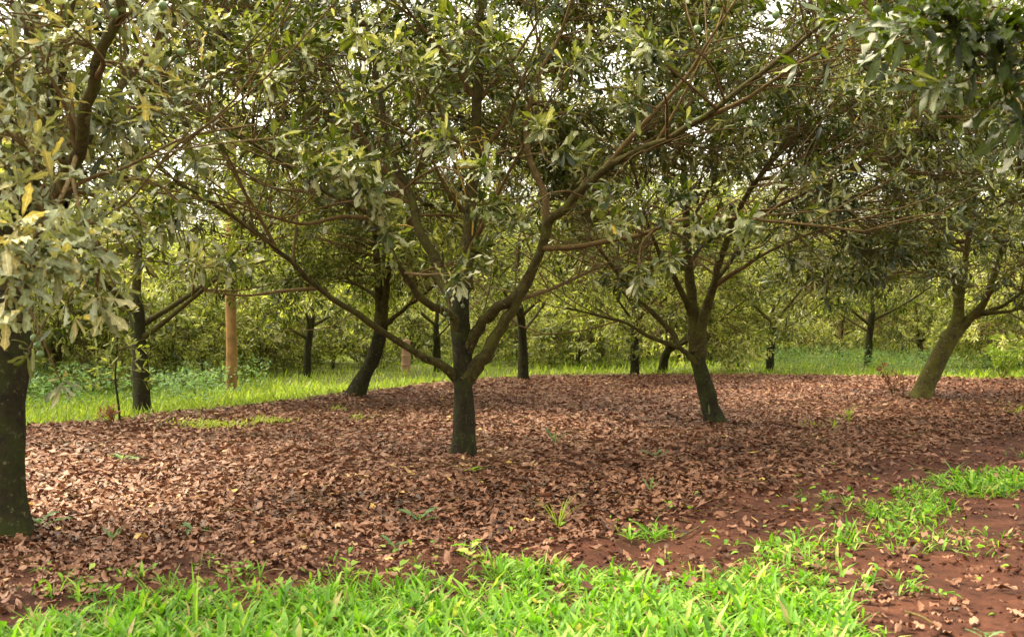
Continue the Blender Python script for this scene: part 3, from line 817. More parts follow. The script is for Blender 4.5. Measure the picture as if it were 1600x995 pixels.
# ---- mossy leaning tree at the right (1440,618)
D3 = 20.6
x3 = (1440 - 800) / FPX * D3
base3 = np.array([x3, D3, gh1(x3, D3)])
off3 = W(1440, 618, D3); dz3 = base3[2] - off3[2]
def PX3(pts): return [W(*p) + np.array([0, 0, dz3 * max(0, 1 - (618 - p[1]) / 120)]) for p in pts]
tr3 = PX3([(1436, 624, D3), (1446, 600, D3), (1458, 575, D3), (1472, 546, D3), (1488, 520, D3)])
mn3 = [
    limb(PX3([(1480, 532, D3), (1494, 505, D3), (1498, 470, D3), (1496, 442, D3), (1472, 422, D3 - .2), (1450, 398, D3 - .4), (1420, 340, D3 - .7), (1390, 270, D3 - .9)]), .13, .03),
    limb(PX3([(1484, 526, D3), (1502, 508, D3), (1518, 494, D3 - .1), (1540, 470, D3 - .3), (1555, 430, D3 - .5), (1570, 370, D3 - .7), (1590, 280, D3 - .9)]), .12, .03),
    limb(PX3([(1497, 455, D3), (1508, 415, D3 + .2), (1515, 360, D3 + .3), (1525, 280, D3 + .3), (1530, 180, D3 + .4)]), .08, .025),
    limb(PX3([(1522, 493, D3), (1560, 480, D3 - .2), (1600, 455, D3 - .5), (1650, 420, D3 - .8)]), .05, .02),
    limb(PX3([(1530, 490, D3), (1570, 486, D3 - .5), (1610, 478, D3 - .8), (1680, 460, D3 - 1.1)]), .04, .014),
]
tree3 = assemble("macadamia_tree", "strongly leaning mossy trunk near the right edge of the leaf carpet", base3, (tr3, .185, .15), mn3, sublimbs(mn3, 3, 1.3),
    dict(c=(base3[0] + .7, base3[1] - .2, 4.2), r=(3.9, 3.5), up=4.0, dn=2.9, zmin=lambda q: 1.9 + .3 * math.sin(q[0] * 2)),
    310, 11, .165, 2, "trees of the near row", M_LEAF, M_MOSSY, M_MOSSY, caps(55, 1320, 1680, -70, 260, 18, 22.5, .165), 150, (.5, .27))

# ---- tree of the row behind the camera's right shoulder: only its hanging branches show, top right
base4 = np.array([5.6, 6.9, gh1(5.6, 6.9)])
tr4 = [base4 + np.array(v) for v in ((0, 0, -.1), (0, .02, .6), (-.03, 0, 1.2), (-.05, 0, 1.6))]
def L4(*v): return [base4 + np.array(q, float) for q in v]
mn4 = [limb(L4((-.05, 0, 1.4), (-.5, -.1, 2.1), (-1.2, -.3, 2.6), (-2.0, -.5, 2.9), (-2.9, -.6, 3.05)), .07, .014),
       limb(L4((-.05, 0, 1.5), (-.4, .5, 2.3), (-1.0, 1.0, 3.0), (-1.8, 1.4, 3.5), (-2.6, 1.7, 3.7)), .07, .016),
       limb(L4((-.05, 0, 1.5), (-.1, .1, 2.8), (0, 0, 4.2), (.1, 0, 5.4)), .085, .02),
       limb(L4((-.05, 0, 1.5), (.6, .4, 2.3), (1.4, .7, 3.0), (2.3, .9, 3.6)), .07, .016),
       limb(L4((-.05, 0, 1.5), (.2, -.7, 2.3), (.4, -1.5, 3.0), (.5, -2.3, 3.6)), .07, .016)]
ex4 = [ros(px_, py_, d, max(1, n - 1), .26, .2) for px_, py_, d, n in ((1400, 20, 5.6, 3), (1450, 60, 5.8, 4), (1500, 30, 5.4, 5), (1550, 70, 5.4, 5), (1590, 40, 5.2, 5), (1530, 110, 5.6, 4), (1590, 120, 5.4, 4), (1480, 100, 6.0, 3), (1420, 85, 6.2, 2), (1340, 15, 6.2, 3), (1580, 170, 5.6, 3), (1460, 10, 5.3, 4), (1545, 10, 5.3, 4), (1300, 60, 6.4, 2), (1590, 230, 5.9, 2))]
tree4 = assemble("macadamia_tree", "dark leafy branches hanging into the top right corner from a tree out of frame", base4, (tr4, .13, .11), mn4, sublimbs(mn4, 2, .9),
    dict(c=(base4[0] + .1, base4[1], 4.2), r=(2.8, 2.9), up=1.8, dn=1.6, zmin=lambda q: 2.75, keep=lambda q: q[0] / max(q[1], .5) > .30),
    80, 8, .185, 1, "trees of the near row", M_LEAF, M_BARK, M_LIMB, ex4, 120, (.2, .2), shift=0, whips=15,
    nuts=[(1370, 17, 6.0, .026, .14), (1412, 33, 6.0, .026, .2), (1527, 43, 5.6, .026, .22), (1212, 24, 6.6, .024, .12)])

# ---- dark leaning tree at the far edge of the carpet (558,620)
b5 = G(557, 622); D5 = b5[1]; base5 = np.array([b5[0], b5[1], gh1(*b5)])
tr5 = PX([(553, 626, D5), (562, 602, D5), (574, 580, D5), (584, 555, D5), (592, 528, D5), (597, 500, D5)])
mn5 = [limb(PX([(596, 508, D5), (594, 470, D5), (591, 440, D5), (589, 400, D5), (582, 340, D5), (575, 260, D5)]), .12, .03),
       limb(PX([(597, 500, D5), (601, 470, D5 - .1), (607, 430, D5 - .2), (613, 395, D5 - .3), (630, 340, D5 - .6), (650, 270, D5 - .8)]), .085, .025),
       limb(PX([(597, 512, D5), (620, 492, D5 - .3), (648, 470, D5 - .6), (685, 440, D5 - 1.0), (730, 400, D5 - 1.3)]), .05, .014),
       limb(PX([(594, 470, D5), (570, 452, D5 + .3), (530, 435, D5 + .6), (480, 420, D5 + .9)]), .045, .014),
       limb(PX([(592, 440, D5), (600, 400, D5 + .7), (590, 350, D5 + 1.2), (570, 290, D5 + 1.6)]), .05, .014)]
tree5 = assemble("macadamia_tree", "dark leaning trunk on the litter's far edge left of the middle tree", base5, (tr5, .145, .12), mn5, sublimbs(mn5, 3, 1.2),
    dict(c=(base5[0] + .3, base5[1], 3.9), r=(3.5, 3.3), up=4.6, dn=2.5, zmin=lambda q: 1.7 + .3 * math.sin(q[0] * 2)),
    290, 11, .165, 2, "trees of the second row", M_LEAF_FAR, M_BARK, M_LIMB, caps(70, 300, 860, -70, 200, 20, 24, .165), 0, (.42, .3))

# ---- prototypes for the rows behind
def proto(seed, h_fork, lean, n_limb, spread, rnd_mu, zlow, lod, up=3.5, n_cl=150, n_tip=10, cz=3.3, lead=1.0):
    global rng
    rng = np.random.default_rng(seed); random.seed(seed)
    top = np.array([lean[0], lean[1], h_fork])
    tr = [(0, 0, -.15), tuple(top * np.array([.2, .2, .4])), tuple(top * np.array([.6, .6, .75])), tuple(top)]
    main = [limb([top * .98, top + np.array([.05, .05, .9]) * lead, top + np.array([.1 + lean[0] * .5, -.05, 2.0]) * lead, top + np.array([.1, .1, 3.4]) * lead], .075 * lead ** .5, .02)]
    a0 = rng.uniform(0, 6.28)
    for i in range(n_limb):
        a = a0 + 2 * np.pi * i / n_limb + rng.uniform(-.3, .3)
        v = np.array([math.cos(a), math.sin(a), 0]); z0 = h_fork * rng.uniform(.62, 1.0)
        st = np.array([lean[0], lean[1], 0]) * (z0 / h_fork) + UP * z0
        R = spread * rng.uniform(.75, 1.05); H = rng.uniform(1.0, 2.3)
        main.append(limb([st, st + v * R * .22 + UP * H * .18, st + v * R * .6 + UP * H * .55, st + v * R + UP * H], rng.uniform(.04, .062), .014, 14, .03))
    T = Tubes(); trunk_mesh([np.array(p, float) for p in tr], rng.uniform(.105, .13) * lead ** .7, .09 * lead ** .7, T)
    parts = [("trunk", T.mesh("trunk", M_BARK))]
    for p, r in main:
        Tl = Tubes(); Tl.add(p, r, 7, .08); parts.append(("limb", Tl.mesh("limb", M_LIMB)))
    Tw = Tubes(); L = Leaves()
    subs = sublimbs(main, 3, 1.1)
    for p, r in subs: Tw.add(p, r, 5)
    grow(main + subs, dict(c=(lean[0], lean[1], cz), r=(spread + .5, spread + .5), up=up, dn=2.9, dome=True, zlow=zlow - .25),
         n_cl, n_tip, Tw, L, .185, rnd_mu, .33, (), 3, .5, 3)
    parts.append(("twigs", Tw.mesh("twigs", M_TWIG)))
    a = L.pack()
    parts.append(("crown", bag_mesh("crown", a, np.arange(len(a["ln"])), lod, M_LEAF_FAR)))
    return parts
PROTO = [proto(101, 1.25, (.10, .05), 5, 2.6, .45, 1.15, 3), proto(202, 1.05, (-.22, .0), 4, 2.7, .55, .4, 3, 2.5), proto(303, 1.5, (.05, -.1), 4, 2.5, .5, 2.1, 3),
         proto(404, .85, (.30, .1), 5, 2.6, .6, .6, 3, 2.3), proto(505, 1.7, (-.08, .12), 4, 2.7, .45, 2.0, 3)]
PROTO.append(proto(606, .45, (.06, .02), 6, 1.5, .45, .3, 3, 1.1, 95, 10, 1.75, .42))
PROTO.append(proto(707, .6, (-.08, .05), 5, 1.35, .6, .45, 3, 1.3, 80, 10, 1.9, .5))
rng = np.random.default_rng(77); random.seed(77)

def place(pi, x, y, rz, s, label, group, name="macadamia_tree", cat="tree"):
    root = thing(name, label, cat, (x, y, gh1(x, y)), group)
    root.rotation_euler = (0, 0, rz); root.scale = (s, s, s)
    for nm, me in PROTO[pi]:
        o = obj(nm, me, root)
        if nm in ("twigs", "crown"): o["kind"] = "stuff"
    return root

SECOND = [  # pixel x, distance, prototype, rotation, scale, label
    (222, 17.4, 4, .4, 1.1, "straight dark trunk standing in the bright grass at the left"),
    (818, 26.2, 4, 1.9, 1.0, "slim upright trunk just right of the middle tree, at the carpet's far edge"),
    (992, 29.0, 2, 2.6, 1.0, "thin black upright trunk left of the right fork tree's low limb"),
    (1034, 31.5, 3, 5.2, 1.05, "paler brown trunk close behind the forked right tree, on its left"),
    (1203, 33.5, 2, .9, 1.05, "dark trunk splitting low, halfway between the forked and the mossy tree"),
    (1356, 37.0, 4, 3.3, 1.1, "slender dark trunk with a low fork just left of the mossy leaning tree"),
    (1665, 25.5, 2, 2.2, .95, "leafy tree just outside the right edge, its crown behind the mossy tree's"),
    (479, 30.5, 4, 4.4, 1.0, "tree with many low spreading limbs on the grass left of the leaning dark trunk"),
    (683, 34.5, 2, 5.6, 1.0, "dark trunk seen close to the left side of the middle trunk"),
    (862, 38.5, 1, .3, 1.0, "small low forked tree behind the carpet, right of the slim upright trunk"),
    (575, 41.0, 3, 1.2, 1.0, "pale forked tree in the distance just right of the leaning dark trunk"),
    (150, 27.0, 1, 2.2, .9, "low bushy tree in the herbs at the left"),
    (1312, 44.0, 1, 4.1, 1.0, "small forked tree in the distance left of the slender dark trunk"),
    (1105, 41.0, 4, 3.0, 1.0, "thin trunk far behind the foot of the forked right tree"),
]
taken = []; FARLIST = []
for (pxx, dd, pi, rz, s, lab) in SECOND:
    x = (pxx - 800) / FPX * dd
    place(pi, x, dd, rz, s, lab, "trees of the rows behind"); taken.append((x, dd))
STEP = np.array([3.4, 4.1]); ROW = np.array([-6.3, 5.2]); O_ = np.array([-.5, 11.7])
for r in range(0, 9):
    for k in range(-6, 16):
        p = O_ + STEP * k + ROW * r + rng.normal(0, .35, 2)
        if p[1] < 15 or p[1] > 78: continue
        pxx = 800 + p[0] / p[1] * FPX
        if pxx < -150 or pxx > 1750: continue
        if r == 0 and k < 4: continue
        if 0 < pxx < 1600 and p[1] < (30 if pxx < 1100 else 40): continue
        if min(math.hypot(p[0] - t[0], p[1] - t[1]) for t in taken + [(base5[0], base5[1])]) < 3.2: continue
        taken.append((p[0], p[1]))
        FARLIST.append((pxx, p[0], p[1]))
MARKS = [(-1e9, 0, "beyond the left edge of the picture"), (0, 140, "behind the thick trunk at the left edge"), (140, 300, "behind the thin sapling"), (300, 430, "behind the orange-brown pole"),
         (430, 540, "behind the low-limbed tree on the grass"), (540, 660, "behind the dark leaning trunk"), (660, 780, "behind the middle trunk"), (780, 930, "behind the slim upright trunk"),
         (930, 1060, "behind the thin black trunk"), (1060, 1160, "behind the forked right tree"), (1160, 1270, "behind the dark low-splitting trunk"), (1270, 1420, "behind the slender low-forked trunk"),
         (1420, 1600, "behind the mossy leaning trunk"), (1600, 1e9, "beyond the right edge of the picture")]
NTH = ["nearest", "second nearest", "third nearest", "fourth nearest", "fifth nearest", "sixth nearest", "seventh nearest", "eighth nearest", "ninth nearest", "tenth nearest", "eleventh nearest", "twelfth nearest"]
for lo, hi, words in MARKS:
    for q, (pxx, x_, y_) in enumerate(sorted([f for f in FARLIST if lo <= f[0] < hi], key=lambda f: f[2])):
        place(int(rng.choice([0, 1, 2, 3, 3])), x_, y_, rng.uniform(0, 6.28), rng.uniform(.92, 1.15) * (1.1 if y_ > 45 else 1), NTH[q] + " of the distant trees " + words, "distant orchard trees")

BUSH = [(95, 25), (275, 28), (318, 31), (405, 33), (438, 40), (520, 36), (640, 42), (765, 44), (842, 40), (905, 38), (942, 46), (1060, 44), (1150, 46), (1250, 52), (1420, 52), (1475, 46), (1590, 38), (585, 50), (30, 30), (190, 33)]
for lo, hi, words in MARKS:
    for q, (pxx, dd) in enumerate(sorted([b for b in BUSH if lo <= b[0] < hi], key=lambda b: b[1])):
        place(5 + (pxx + dd) % 2, (pxx - 800) / FPX * dd, dd, rng.uniform(0, 6.28), rng.uniform(.8, 1.25), NTH[q] + " of the low multi-stemmed bushes " + words, "bushes between the rows", "bush", "bush")

# ------------------------------------------------------------------ grass and weeds
def blades(x, y, ln, wd, el_mu, el_sd, droop, rmu, rsd, zlift=0.0):
    n = len(x)
    az = rng.uniform(0, 2 * np.pi, n); el = np.clip(rng.normal(el_mu, el_sd, n), .1, 1.5)
    dr = np.stack([np.cos(az) * np.cos(el), np.sin(az) * np.cos(el), np.sin(el)], -1)
    nr = np.stack([-np.cos(az) * np.sin(el), -np.sin(az) * np.sin(el), np.cos(el)], -1)
    L = Leaves()
    L.add(pos=np.stack([x, y, gh(x, y) + zlift], -1), dr=dr, nr=nr, ln=ln, wd=wd, droop=rng.normal(droop, .25, n), wave=rng.uniform(0, .15, n),
          phase=rng.uniform(0, 6.28, n), fold=rng.uniform(.1, .6, n), rnd=np.clip(rng.normal(rmu, rsd, n), 0, .99))
    return L.pack()
GR = {4: blade_tpl([(0, .35), (.25, .9), (.6, .9), (1, 0)]), 5: blade_tpl([(0, .0), (.4, 1.0), (1, 0)])}
LEAF.update(GR)

# front weeds
n = 58000
d = np.sqrt(rng.uniform(4.3 ** 2, 12.5 ** 2, n)); x = d * rng.uniform(-.62, .62, n)
g = grass_density(x, d)
k = rng.random(n) < g * np.maximum(smooth(.22, .52, fbm(x * 5 + 31, d * 5, 3)), .9 * smooth(6.2, 5.6, d)) * np.where(d < 7.2, 1, .85)
tx, ty = x[k], d[k]
# tufts: each seed point carries several blades
rep = rng.integers(3, 7, len(tx))
fx = np.repeat(tx, rep) + rng.normal(0, .012, rep.sum()); fy = np.repeat(ty, rep) + rng.normal(0, .012, rep.sum())
gsz = np.repeat(rng.uniform(.55, 1.15, len(tx)) * (.6 + .5 * grass_density(tx, ty)), rep)
A = blades(fx, fy, gsz * rng.uniform(.055, .20, len(fx)), rng.uniform(.055, .16, len(fx)), .9, .38, .75, .48, .28)
A['rnd'] = np.where(rng.random(len(fx)) < .05, 1.0, A['rnd'])
fg = obj("front_grass", merged_mesh("front_grass", [(A, np.arange(len(fx)), 4)], M_GRASS))
fg["kind"] = "stuff"; fg["label"] = "bright green broad-bladed weeds in the foreground"; fg["category"] = "grass"
# round seed leaves between the blades
n = 16000
d = np.sqrt(rng.uniform(4.3 ** 2, 11 ** 2, n)); x = d * rng.uniform(-.62, .62, n)
k = rng.random(n) < .5 * grass_density(x, d) + .025 * (d < d_front(x, d) + .3)
A = blades(x[k], d[k], rng.uniform(.035, .07, k.sum()), rng.uniform(.5, .8, k.sum()), .35, .25, .3, .7, .2, .05)
hb = obj("ground_herbs", merged_mesh("ground_herbs", [(A, np.arange(k.sum()), 1)], M_GRASS))
hb["kind"] = "stuff"; hb["label"] = "small round-leaved seedlings among the foreground weeds"; hb["category"] = "weeds"
# back grass
n = 64000
d = np.sqrt(rng.uniform(12 ** 2, 58 ** 2, n)); x = d * rng.uniform(-.60, .60, n)
b = d_back(x, d)
k = (rng.random(n) < smooth(-.1, .8, d - b + (fbm(x * 2, d * 2, 3) - .47) * 1.4) * np.where(d < 32, 1, .55))
x, d, b = x[k], d[k], b[k]
hgt = np.where(x / d > .02, 1.25, 1.0) * (.5 + fbm(x * .5, d * .5, 3)) * np.interp(d - b, [0, 1, 4], [.5, .8, 1.15])
A = blades(x, d, hgt * rng.uniform(.10, .28, len(x)), rng.uniform(.07, .13, len(x)), 1.15, .25, .4, .5, .25)
n2 = 26000
d2 = np.sqrt(rng.uniform(12 ** 2, 26 ** 2, n2)); x2 = d2 * rng.uniform(-.60, .1, n2); b2_ = d_back(x2, d2)
k2 = rng.random(n2) < smooth(0, .5, d2 - b2_ + (fbm(x2 * 2, d2 * 2, 3) - .47) * 1.2)
x2, d2 = x2[k2], d2[k2]
A2 = blades(x2, d2, rng.uniform(.10, .26, len(x2)), rng.uniform(.07, .12, len(x2)), 1.1, .3, .4, .5, .25)
bg = obj("back_grass", merged_mesh("back_grass", [(A, np.arange(len(x)), 5), (A2, np.arange(len(x2)), 5)], M_GRASS_FAR))
bg["kind"] = "stuff"; bg["label"] = "sunlit lime green grass between the rows behind the carpet"; bg["category"] = "grass"
# soft blue green herbs at the left, behind the grass, and far right
n = 9000
cxs = rng.uniform(-13, -5.5, n); cys = rng.uniform(18, 27, n)
k = (cys - d_back(cxs, cys) > 1.8) & (fbm(cxs * .6, cys * .6 + 3, 3) > .38)
hx, hy = cxs[k], cys[k]
cx2 = rng.uniform(8, 20, 7000); cy2 = rng.uniform(31, 40, 7000)
hx = np.concatenate([hx, cx2]); hy = np.concatenate([hy, cy2])
A = blades(hx, hy, rng.uniform(.06, .13, len(hx)), rng.uniform(.4, .7, len(hx)), .3, .4, .2, .55, .25)
A["pos"][:, 2] += rng.random(len(hx)) ** .8 * .75 * (.4 + fbm(hx * .9, hy * .9, 3))
hm = obj("tall_herbs", merged_mesh("tall_herbs", [(A, np.arange(len(hx)), 3)], M_HERB))
hm["kind"] = "stuff"; hm["label"] = "knee-high blue-green herbs in the gap between rows"; hm["category"] = "herbs"
# mossy, grassy scraps in the carpet
mx, my = [], []
for (cx, cy, rx, ry, q) in ((330, 665, 60, 6, 700), (420, 659, 40, 4, 300), (525, 640, 16, 3, 60), (1590, 640, 20, 8, 80), (1270, 668, 20, 5, 30), (560, 655, 20, 3, 60)):
    ppx = cx + rng.normal(0, rx * .5, q); ppy = cy + rng.normal(0, ry * .5, q)
    for u, v in zip(ppx, ppy): gg = G(u, v); mx.append(gg[0]); my.append(gg[1])
mx, my = np.array(mx), np.array(my)
A = blades(mx, my, rng.uniform(.05, .11, len(mx)), rng.uniform(.12, .22, len(mx)), .8, .3, .4, .75, .2, .02)
mo = obj("moss_patches", merged_mesh("moss_patches", [(A, np.arange(len(mx)), 5)], M_GRASS_FAR))
mo["kind"] = "stuff"; mo["label"] = "yellow-green mossy scraps on the leaf carpet at the left"; mo["category"] = "moss"

# ------------------------------------------------------------------ single plants in the carpet
def seedling(name, label, px_, py_, n, ln, wd, el, mat, rmu=.5, h=0.0, cat="plant", stem=.003, group=None, droop=.5):
    g2 = G(px_, py_); z = gh1(*g2)
    root = thing(name, label, cat, (g2[0], g2[1], z), group)
    T = Tubes()
    hh = max(h, .03)
    T.add(spline([(0, 0, -.02), (.01, 0, hh * .5), (0, .01, hh)], 5), np.linspace(stem * 1.3, stem, 5), 5)
    obj("stem", T.mesh("stem", M_STALK), root)
    for i in range(n):
        L = Leaves()
        a = 2.4 * i + random.uniform(-.3, .3); e = el + random.uniform(-.25, .25)
        dr = np.array([[math.cos(a) * math.cos(e), math.sin(a) * math.cos(e), math.sin(e)]])
        nr = np.array([[-math.cos(a) * math.sin(e), -math.sin(a) * math.sin(e), math.cos(e)]])
        L.add(pos=[[0, 0, hh * (.35 + .62 * (i + 1) / n) if h > 0 else .02]], dr=dr, nr=nr, ln=[ln * random.uniform(.7, 1.15)], wd=[wd], droop=[droop * random.uniform(.5, 1.4)],
              wave=[.15], phase=[random.uniform(0, 6)], fold=[.3], rnd=[min(.98, max(0, random.gauss(rmu, .15)))])
        obj("leaf", bag_mesh("leaf", L.pack(), np.array([0]), 0 if wd > .15 else 4, mat), root)
    return root
seedling("grass_tuft", "tall thin-bladed grass tuft standing alone in the litter below the middle tree's right", 872, 832, 13, .30, .026, 1.2, M_GRASS_FAR, .5, droop=.7)
seedling("grass_tuft", "short broad-bladed tuft at the litter's edge, left one of a pair", 985, 838, 9, .16, .14, .75, M_GRASS, .6)
seedling("grass_tuft", "short broad-bladed tuft at the litter's edge, right one of a pair beside a stick", 1022, 832, 9, .16, .14, .75, M_GRASS, .6)
seedling("seedling", "grey-green seedling with one arching leaf in the litter below the middle trunk", 655, 822, 4, .22, .2, .5, M_HERB, .4, .05)
seedling("seedling", "small grey-green seedling nearest the foreground grass, below the arching one", 615, 862, 4, .16, .2, .5, M_HERB, .4, .04)
seedling("seedling", "seedling with long blue-green leaves at the foot of the left trunk", 62, 830, 5, .24, .2, .45, M_HERB, .5, .06)
seedling("seedling", "flat grey-green seedling in the litter right of the left trunk", 300, 832, 5, .18, .22, .35, M_HERB, .45, .05)
seedling("seedling", "upright narrow seedling left of the flat grey-green one", 176, 850, 4, .18, .12, 1.0, M_HERB, .5, .04)
seedling("seedling", "pale seedling cluster far back in the litter at the left", 190, 726, 6, .22, .2, .5, M_HERB, .6, .05)
seedling("seedling", "upright blue-green shoot in the litter right of the middle trunk", 868, 702, 3, .26, .16, 1.15, M_HERB, .6, .05)
seedling("seedling", "grey-green seedling in the litter below the forked right tree", 1024, 722, 4, .20, .2, .4, M_HERB, .5, .06)
seedling("seedling", "tiny fresh shoot in the litter above the pair of tufts", 1016, 776, 3, .13, .16, 1.1, M_HERB, .6, .05)
seedling("seedling", "yellow-green feathery shoot in the carpet left of the mossy tree", 1325, 672, 9, .26, .12, 1.0, M_GRASS_FAR, .7, .22)
seedling("seedling", "second smaller yellow-green shoot beside the feathery one", 1303, 680, 5, .2, .12, 1.0, M_GRASS_FAR, .7, .14)
seedling("seedling", "pale green sprig in the litter just below the middle trunk", 738, 742, 4, .17, .26, .4, M_GRASS, .9, .05)
seedling("grass_tuft", "curved thin blades leaning on the foot of the forked right trunk", 1108, 664, 8, .42, .05, 1.1, M_HERB, .8, droop=.5)
seedling("grass_tuft", "leafy tuft at the bare soil's edge near the right side", 1490, 736, 8, .2, .13, .9, M_GRASS, .6)
seedling("weed", "broad pale-leaved weed at the foreground grass's upper edge, left of centre", 548, 905, 5, .11, .6, .5, M_GRASS, .95, .12)
seedling("weed", "broad pale-leaved weed at the foreground grass's upper edge, at centre", 625, 905, 4, .09, .62, .5, M_GRASS, .95, .10)
seedling("weed", "taller broad-leaved weed at the top of the foreground grass right of centre", 735, 892, 6, .12, .5, .5, M_GRASS, .9, .18)
seedling("grass_tuft", "single long pointed blade rising from the foreground grass at the left", 308, 975, 2, .38, .05, 1.45, M_GRASS, .8, droop=.1)
seedling("weed", "small star-shaped weed on the bare soil at the right", 1468, 916, 6, .11, .26, .4, M_GRASS, .6, .04)
seedling("weed", "small weed in the bare soil's bottom right corner", 1540, 985, 5, .10, .26, .7, M_HERB, .6, .04)

# dry rust-brown shrub in front of the mossy tree
def shrub(label, px_, py_, n, h, mat, lm, rmu, leafn, cat="shrub", name="shrub"):
    g2 = G(px_, py_); z = gh1(*g2)
    root = thing(name, label, cat, (g2[0], g2[1], z))
    T = Tubes(); L = Leaves()
    for i in range(n):
        a = random.uniform(0, 6.28); e = random.uniform(.7, 1.4); l_ = h * random.uniform(.6, 1.0)
        tip = np.array([math.cos(a) * math.cos(e), math.sin(a) * math.cos(e), math.sin(e)]) * l_
        s = spline([(0, 0, -.03), tip * .5 + rng.normal(0, .04, 3), tip], 6)
        T.add(s, np.linspace(.008, .003, 6), 4)
        tips = s[rng.integers(2, 6, leafn)] + rng.normal(0, .05, (leafn, 3))
        crown_leaves(L, tips, unit(rng.normal(size=(leafn, 3)) + UP), 1, .13, rmu, .25)
    obj("stems", T.mesh("stems", mat), root)
    a = L.pack(); o = obj("foliage", bag_mesh("foliage", a, np.arange(len(a["ln"])), 2, lm), root); o["kind"] = "stuff"
    return root
shrub("dry rust-brown shrub on the carpet just left of the mossy leaning tree", 1397, 618, 7, .75, M_TWIG, M_LEAF_BROWN, .5, 4)
shrub("low reddish dry sprig at the litter's far edge under the thin sapling", 172, 672, 4, .28, M_TWIG, M_LEAF_BROWN, .9, 3, "plant", "dry_sprig")
shrub("leafy grass-like bush at the right edge behind the mossy tree", 1565, 594, 14, 1.1, M_TWIG, M_GRASS_FAR, .2, 12)

# thin sapling at the left (187,665)
g2 = G(187, 667); zs = gh1(*g2)
sap = thing("sapling", "thin bare-stemmed sapling at the carpet's far edge on the left", "sapling", (g2[0], g2[1], zs))
T = Tubes(); sp = np.array([W(*p) - np.array([g2[0], g2[1], zs]) for p in ((188, 672, g2[1]), (186, 640, g2[1]), (182, 610, g2[1]), (180, 585, g2[1]), (183, 540, g2[1]), (181, 480, g2[1]))])
T.add(spline(sp, 14), np.linspace(.018, .008, 14), 6, .1); obj("trunk", T.mesh("trunk", M_BARK), sap)
L = Leaves(); Tw = Tubes()
for i in range(16):
    s0 = spline(sp, 14)[random.randrange(7, 14)]; e = s0 + np.array([random.uniform(-.45, .45), random.uniform(-.4, .4), random.uniform(-.1, .35)])
    Tw.add(spline([s0, (s0 + e) / 2 + np.array([0, 0, .04]), e], 4), np.linspace(.006, .003, 4), 3)
    crown_leaves(L, e[None], unit((e - s0)[None]), 2, .16, .6, .2)
o = obj("twigs", Tw.mesh("twigs", M_TWIG), sap); o["kind"] = "stuff"
a = L.pack(); o = obj("crown", bag_mesh("crown", a, np.arange(len(a["ln"])), 2, M_LEAF_FAR), sap); o["kind"] = "stuff"

# ------------------------------------------------------------------ poles, twine, sticks
def pole(name, label, px_, dist, r, h, mat):
    x_ = (px_ - 800) / FPX * dist
    root = thing(name, label, "pole", (x_, dist, gh1(x_, dist)))
    T = Tubes(); zz = np.linspace(-.1, h, 24)
    T.add(np.stack([.012 * np.sin(zz * 1.7), .01 * np.cos(zz * 1.3), zz], -1), np.linspace(r * 1.05, r * .86, 24), 14, .05)
    obj("shaft", T.mesh("shaft", mat), root)
    T = Tubes()
    for z_ in (h * .28, h * .55):
        T.add(np.stack([np.zeros(3), np.zeros(3), np.array([z_ - .03, z_, z_ + .03])], -1), r * np.array([.99, 1.04, .99]), 14)
        obj("ring", T.mesh("ring", mat), root); T = Tubes()
    return root
pole("wooden_pole", "smooth orange-brown pole standing behind the grass at the left", 361, 24.0, .115, 6.2, M_POLE)
pole("wooden_pole", "short pale pink post behind the carpet, left of the middle trunk", 634, 33.0, .14, 1.0, M_PINK)

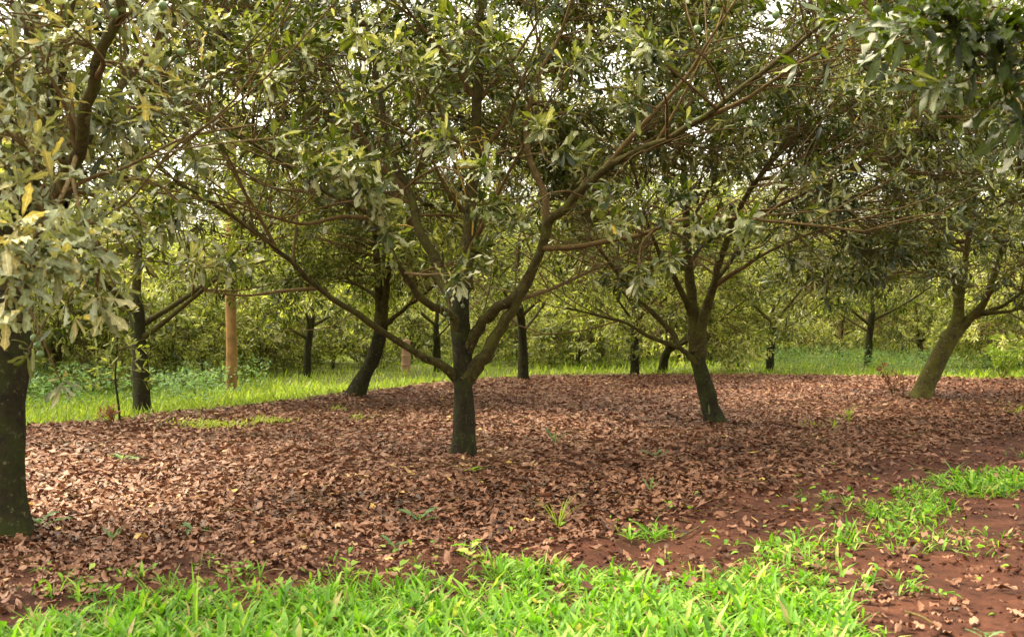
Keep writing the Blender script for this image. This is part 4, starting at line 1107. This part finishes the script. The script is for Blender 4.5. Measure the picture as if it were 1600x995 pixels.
ob = np.array([W(741, 260, 11.5)[0], 11.6, W(741, 260, 11.5)[2]])
tw = thing("yellow_twine", "strands of yellow twine knotted around the middle tree's upright leader", "twine", ob)
for pts, r in (
    ([(736, 202, 11.62), (746, 199, 11.55), (756, 205, 11.58), (757, 215, 11.6), (748, 221, 11.58), (733, 223, 11.6)], .011),
    ([(743, 211, 11.56), (750, 225, 11.54), (754, 238, 11.53), (758, 249, 11.55), (757, 232, 11.56), (759, 215, 11.6)], .010),
    ([(726, 226, 11.6), (718, 238, 11.55), (713, 247, 11.53), (716, 265, 11.5), (722, 285, 11.5), (728, 307, 11.52)], .011),
    ([(722, 228, 11.6), (724, 245, 11.55), (727, 258, 11.55), (735, 262, 11.53), (748, 258, 11.54), (716, 263, 11.5)], .010),
    ([(757, 278, 11.54), (767, 290, 11.52), (772, 305, 11.5), (780, 322, 11.5)], .010),
    ([(774, 285, 11.52), (780, 300, 11.5), (785, 312, 11.5)], .008),
    ([(736, 325, 11.54), (739, 345, 11.5), (738, 368, 11.5)], .011),
    ([(714, 300, 11.52), (713, 318, 11.5), (716, 330, 11.5)], .008)):
    T = Tubes(); T.add(spline([W(*p) - ob for p in pts], 16), r * .75 * rng.uniform(.75, 1.2, 16), 6)
    obj("strand", T.mesh("strand", M_STRAP), tw)
o2 = W(600, 355, 9.6)
tl = thing("yellow_twine", "short yellow strand lying on the low left limb of the middle tree", "twine", o2)
T = Tubes(); T.add(spline([W(585, 345, 10.55) - o2, W(605, 354, 10.5) - o2, W(630, 352, 10.5) - o2, W(646, 356, 10.5) - o2], 12), .008, 5); obj("strand", T.mesh("strand", M_STRAP), tl)

def stick(label, pts, r):
    gp = [G(*p) for p in pts]; b = np.array([gp[0][0], gp[0][1], gh1(*gp[0])])
    T = Tubes(); w = np.array([[q[0], q[1], gh1(*q) + .03] for q in gp]) - b
    T.add(spline(w, 10), np.linspace(r, r * .6, 10), 6, .15)
    o = obj("fallen_stick", T.mesh("fallen_stick", M_TWIG), None, b)
    o["label"] = label; o["category"] = "stick"
stick("thin brown stick lying beside the pair of tufts at the litter's edge", [(1060, 838), (1078, 826), (1093, 816)], .012)
stick("pale crooked stick on the litter's far edge at the left", [(238, 672), (262, 662), (290, 655)], .012)
stick("dark curved stick half buried in the litter at the right", [(1150, 712), (1175, 708), (1205, 716)], .010)
stick("pale stick at the border of litter and bare soil on the right", [(1420, 722), (1440, 728), (1465, 732)], .012)
stick("curled brown strip of bark on the bare soil at the bottom right", [(1415, 950), (1440, 958), (1458, 968)], .010)
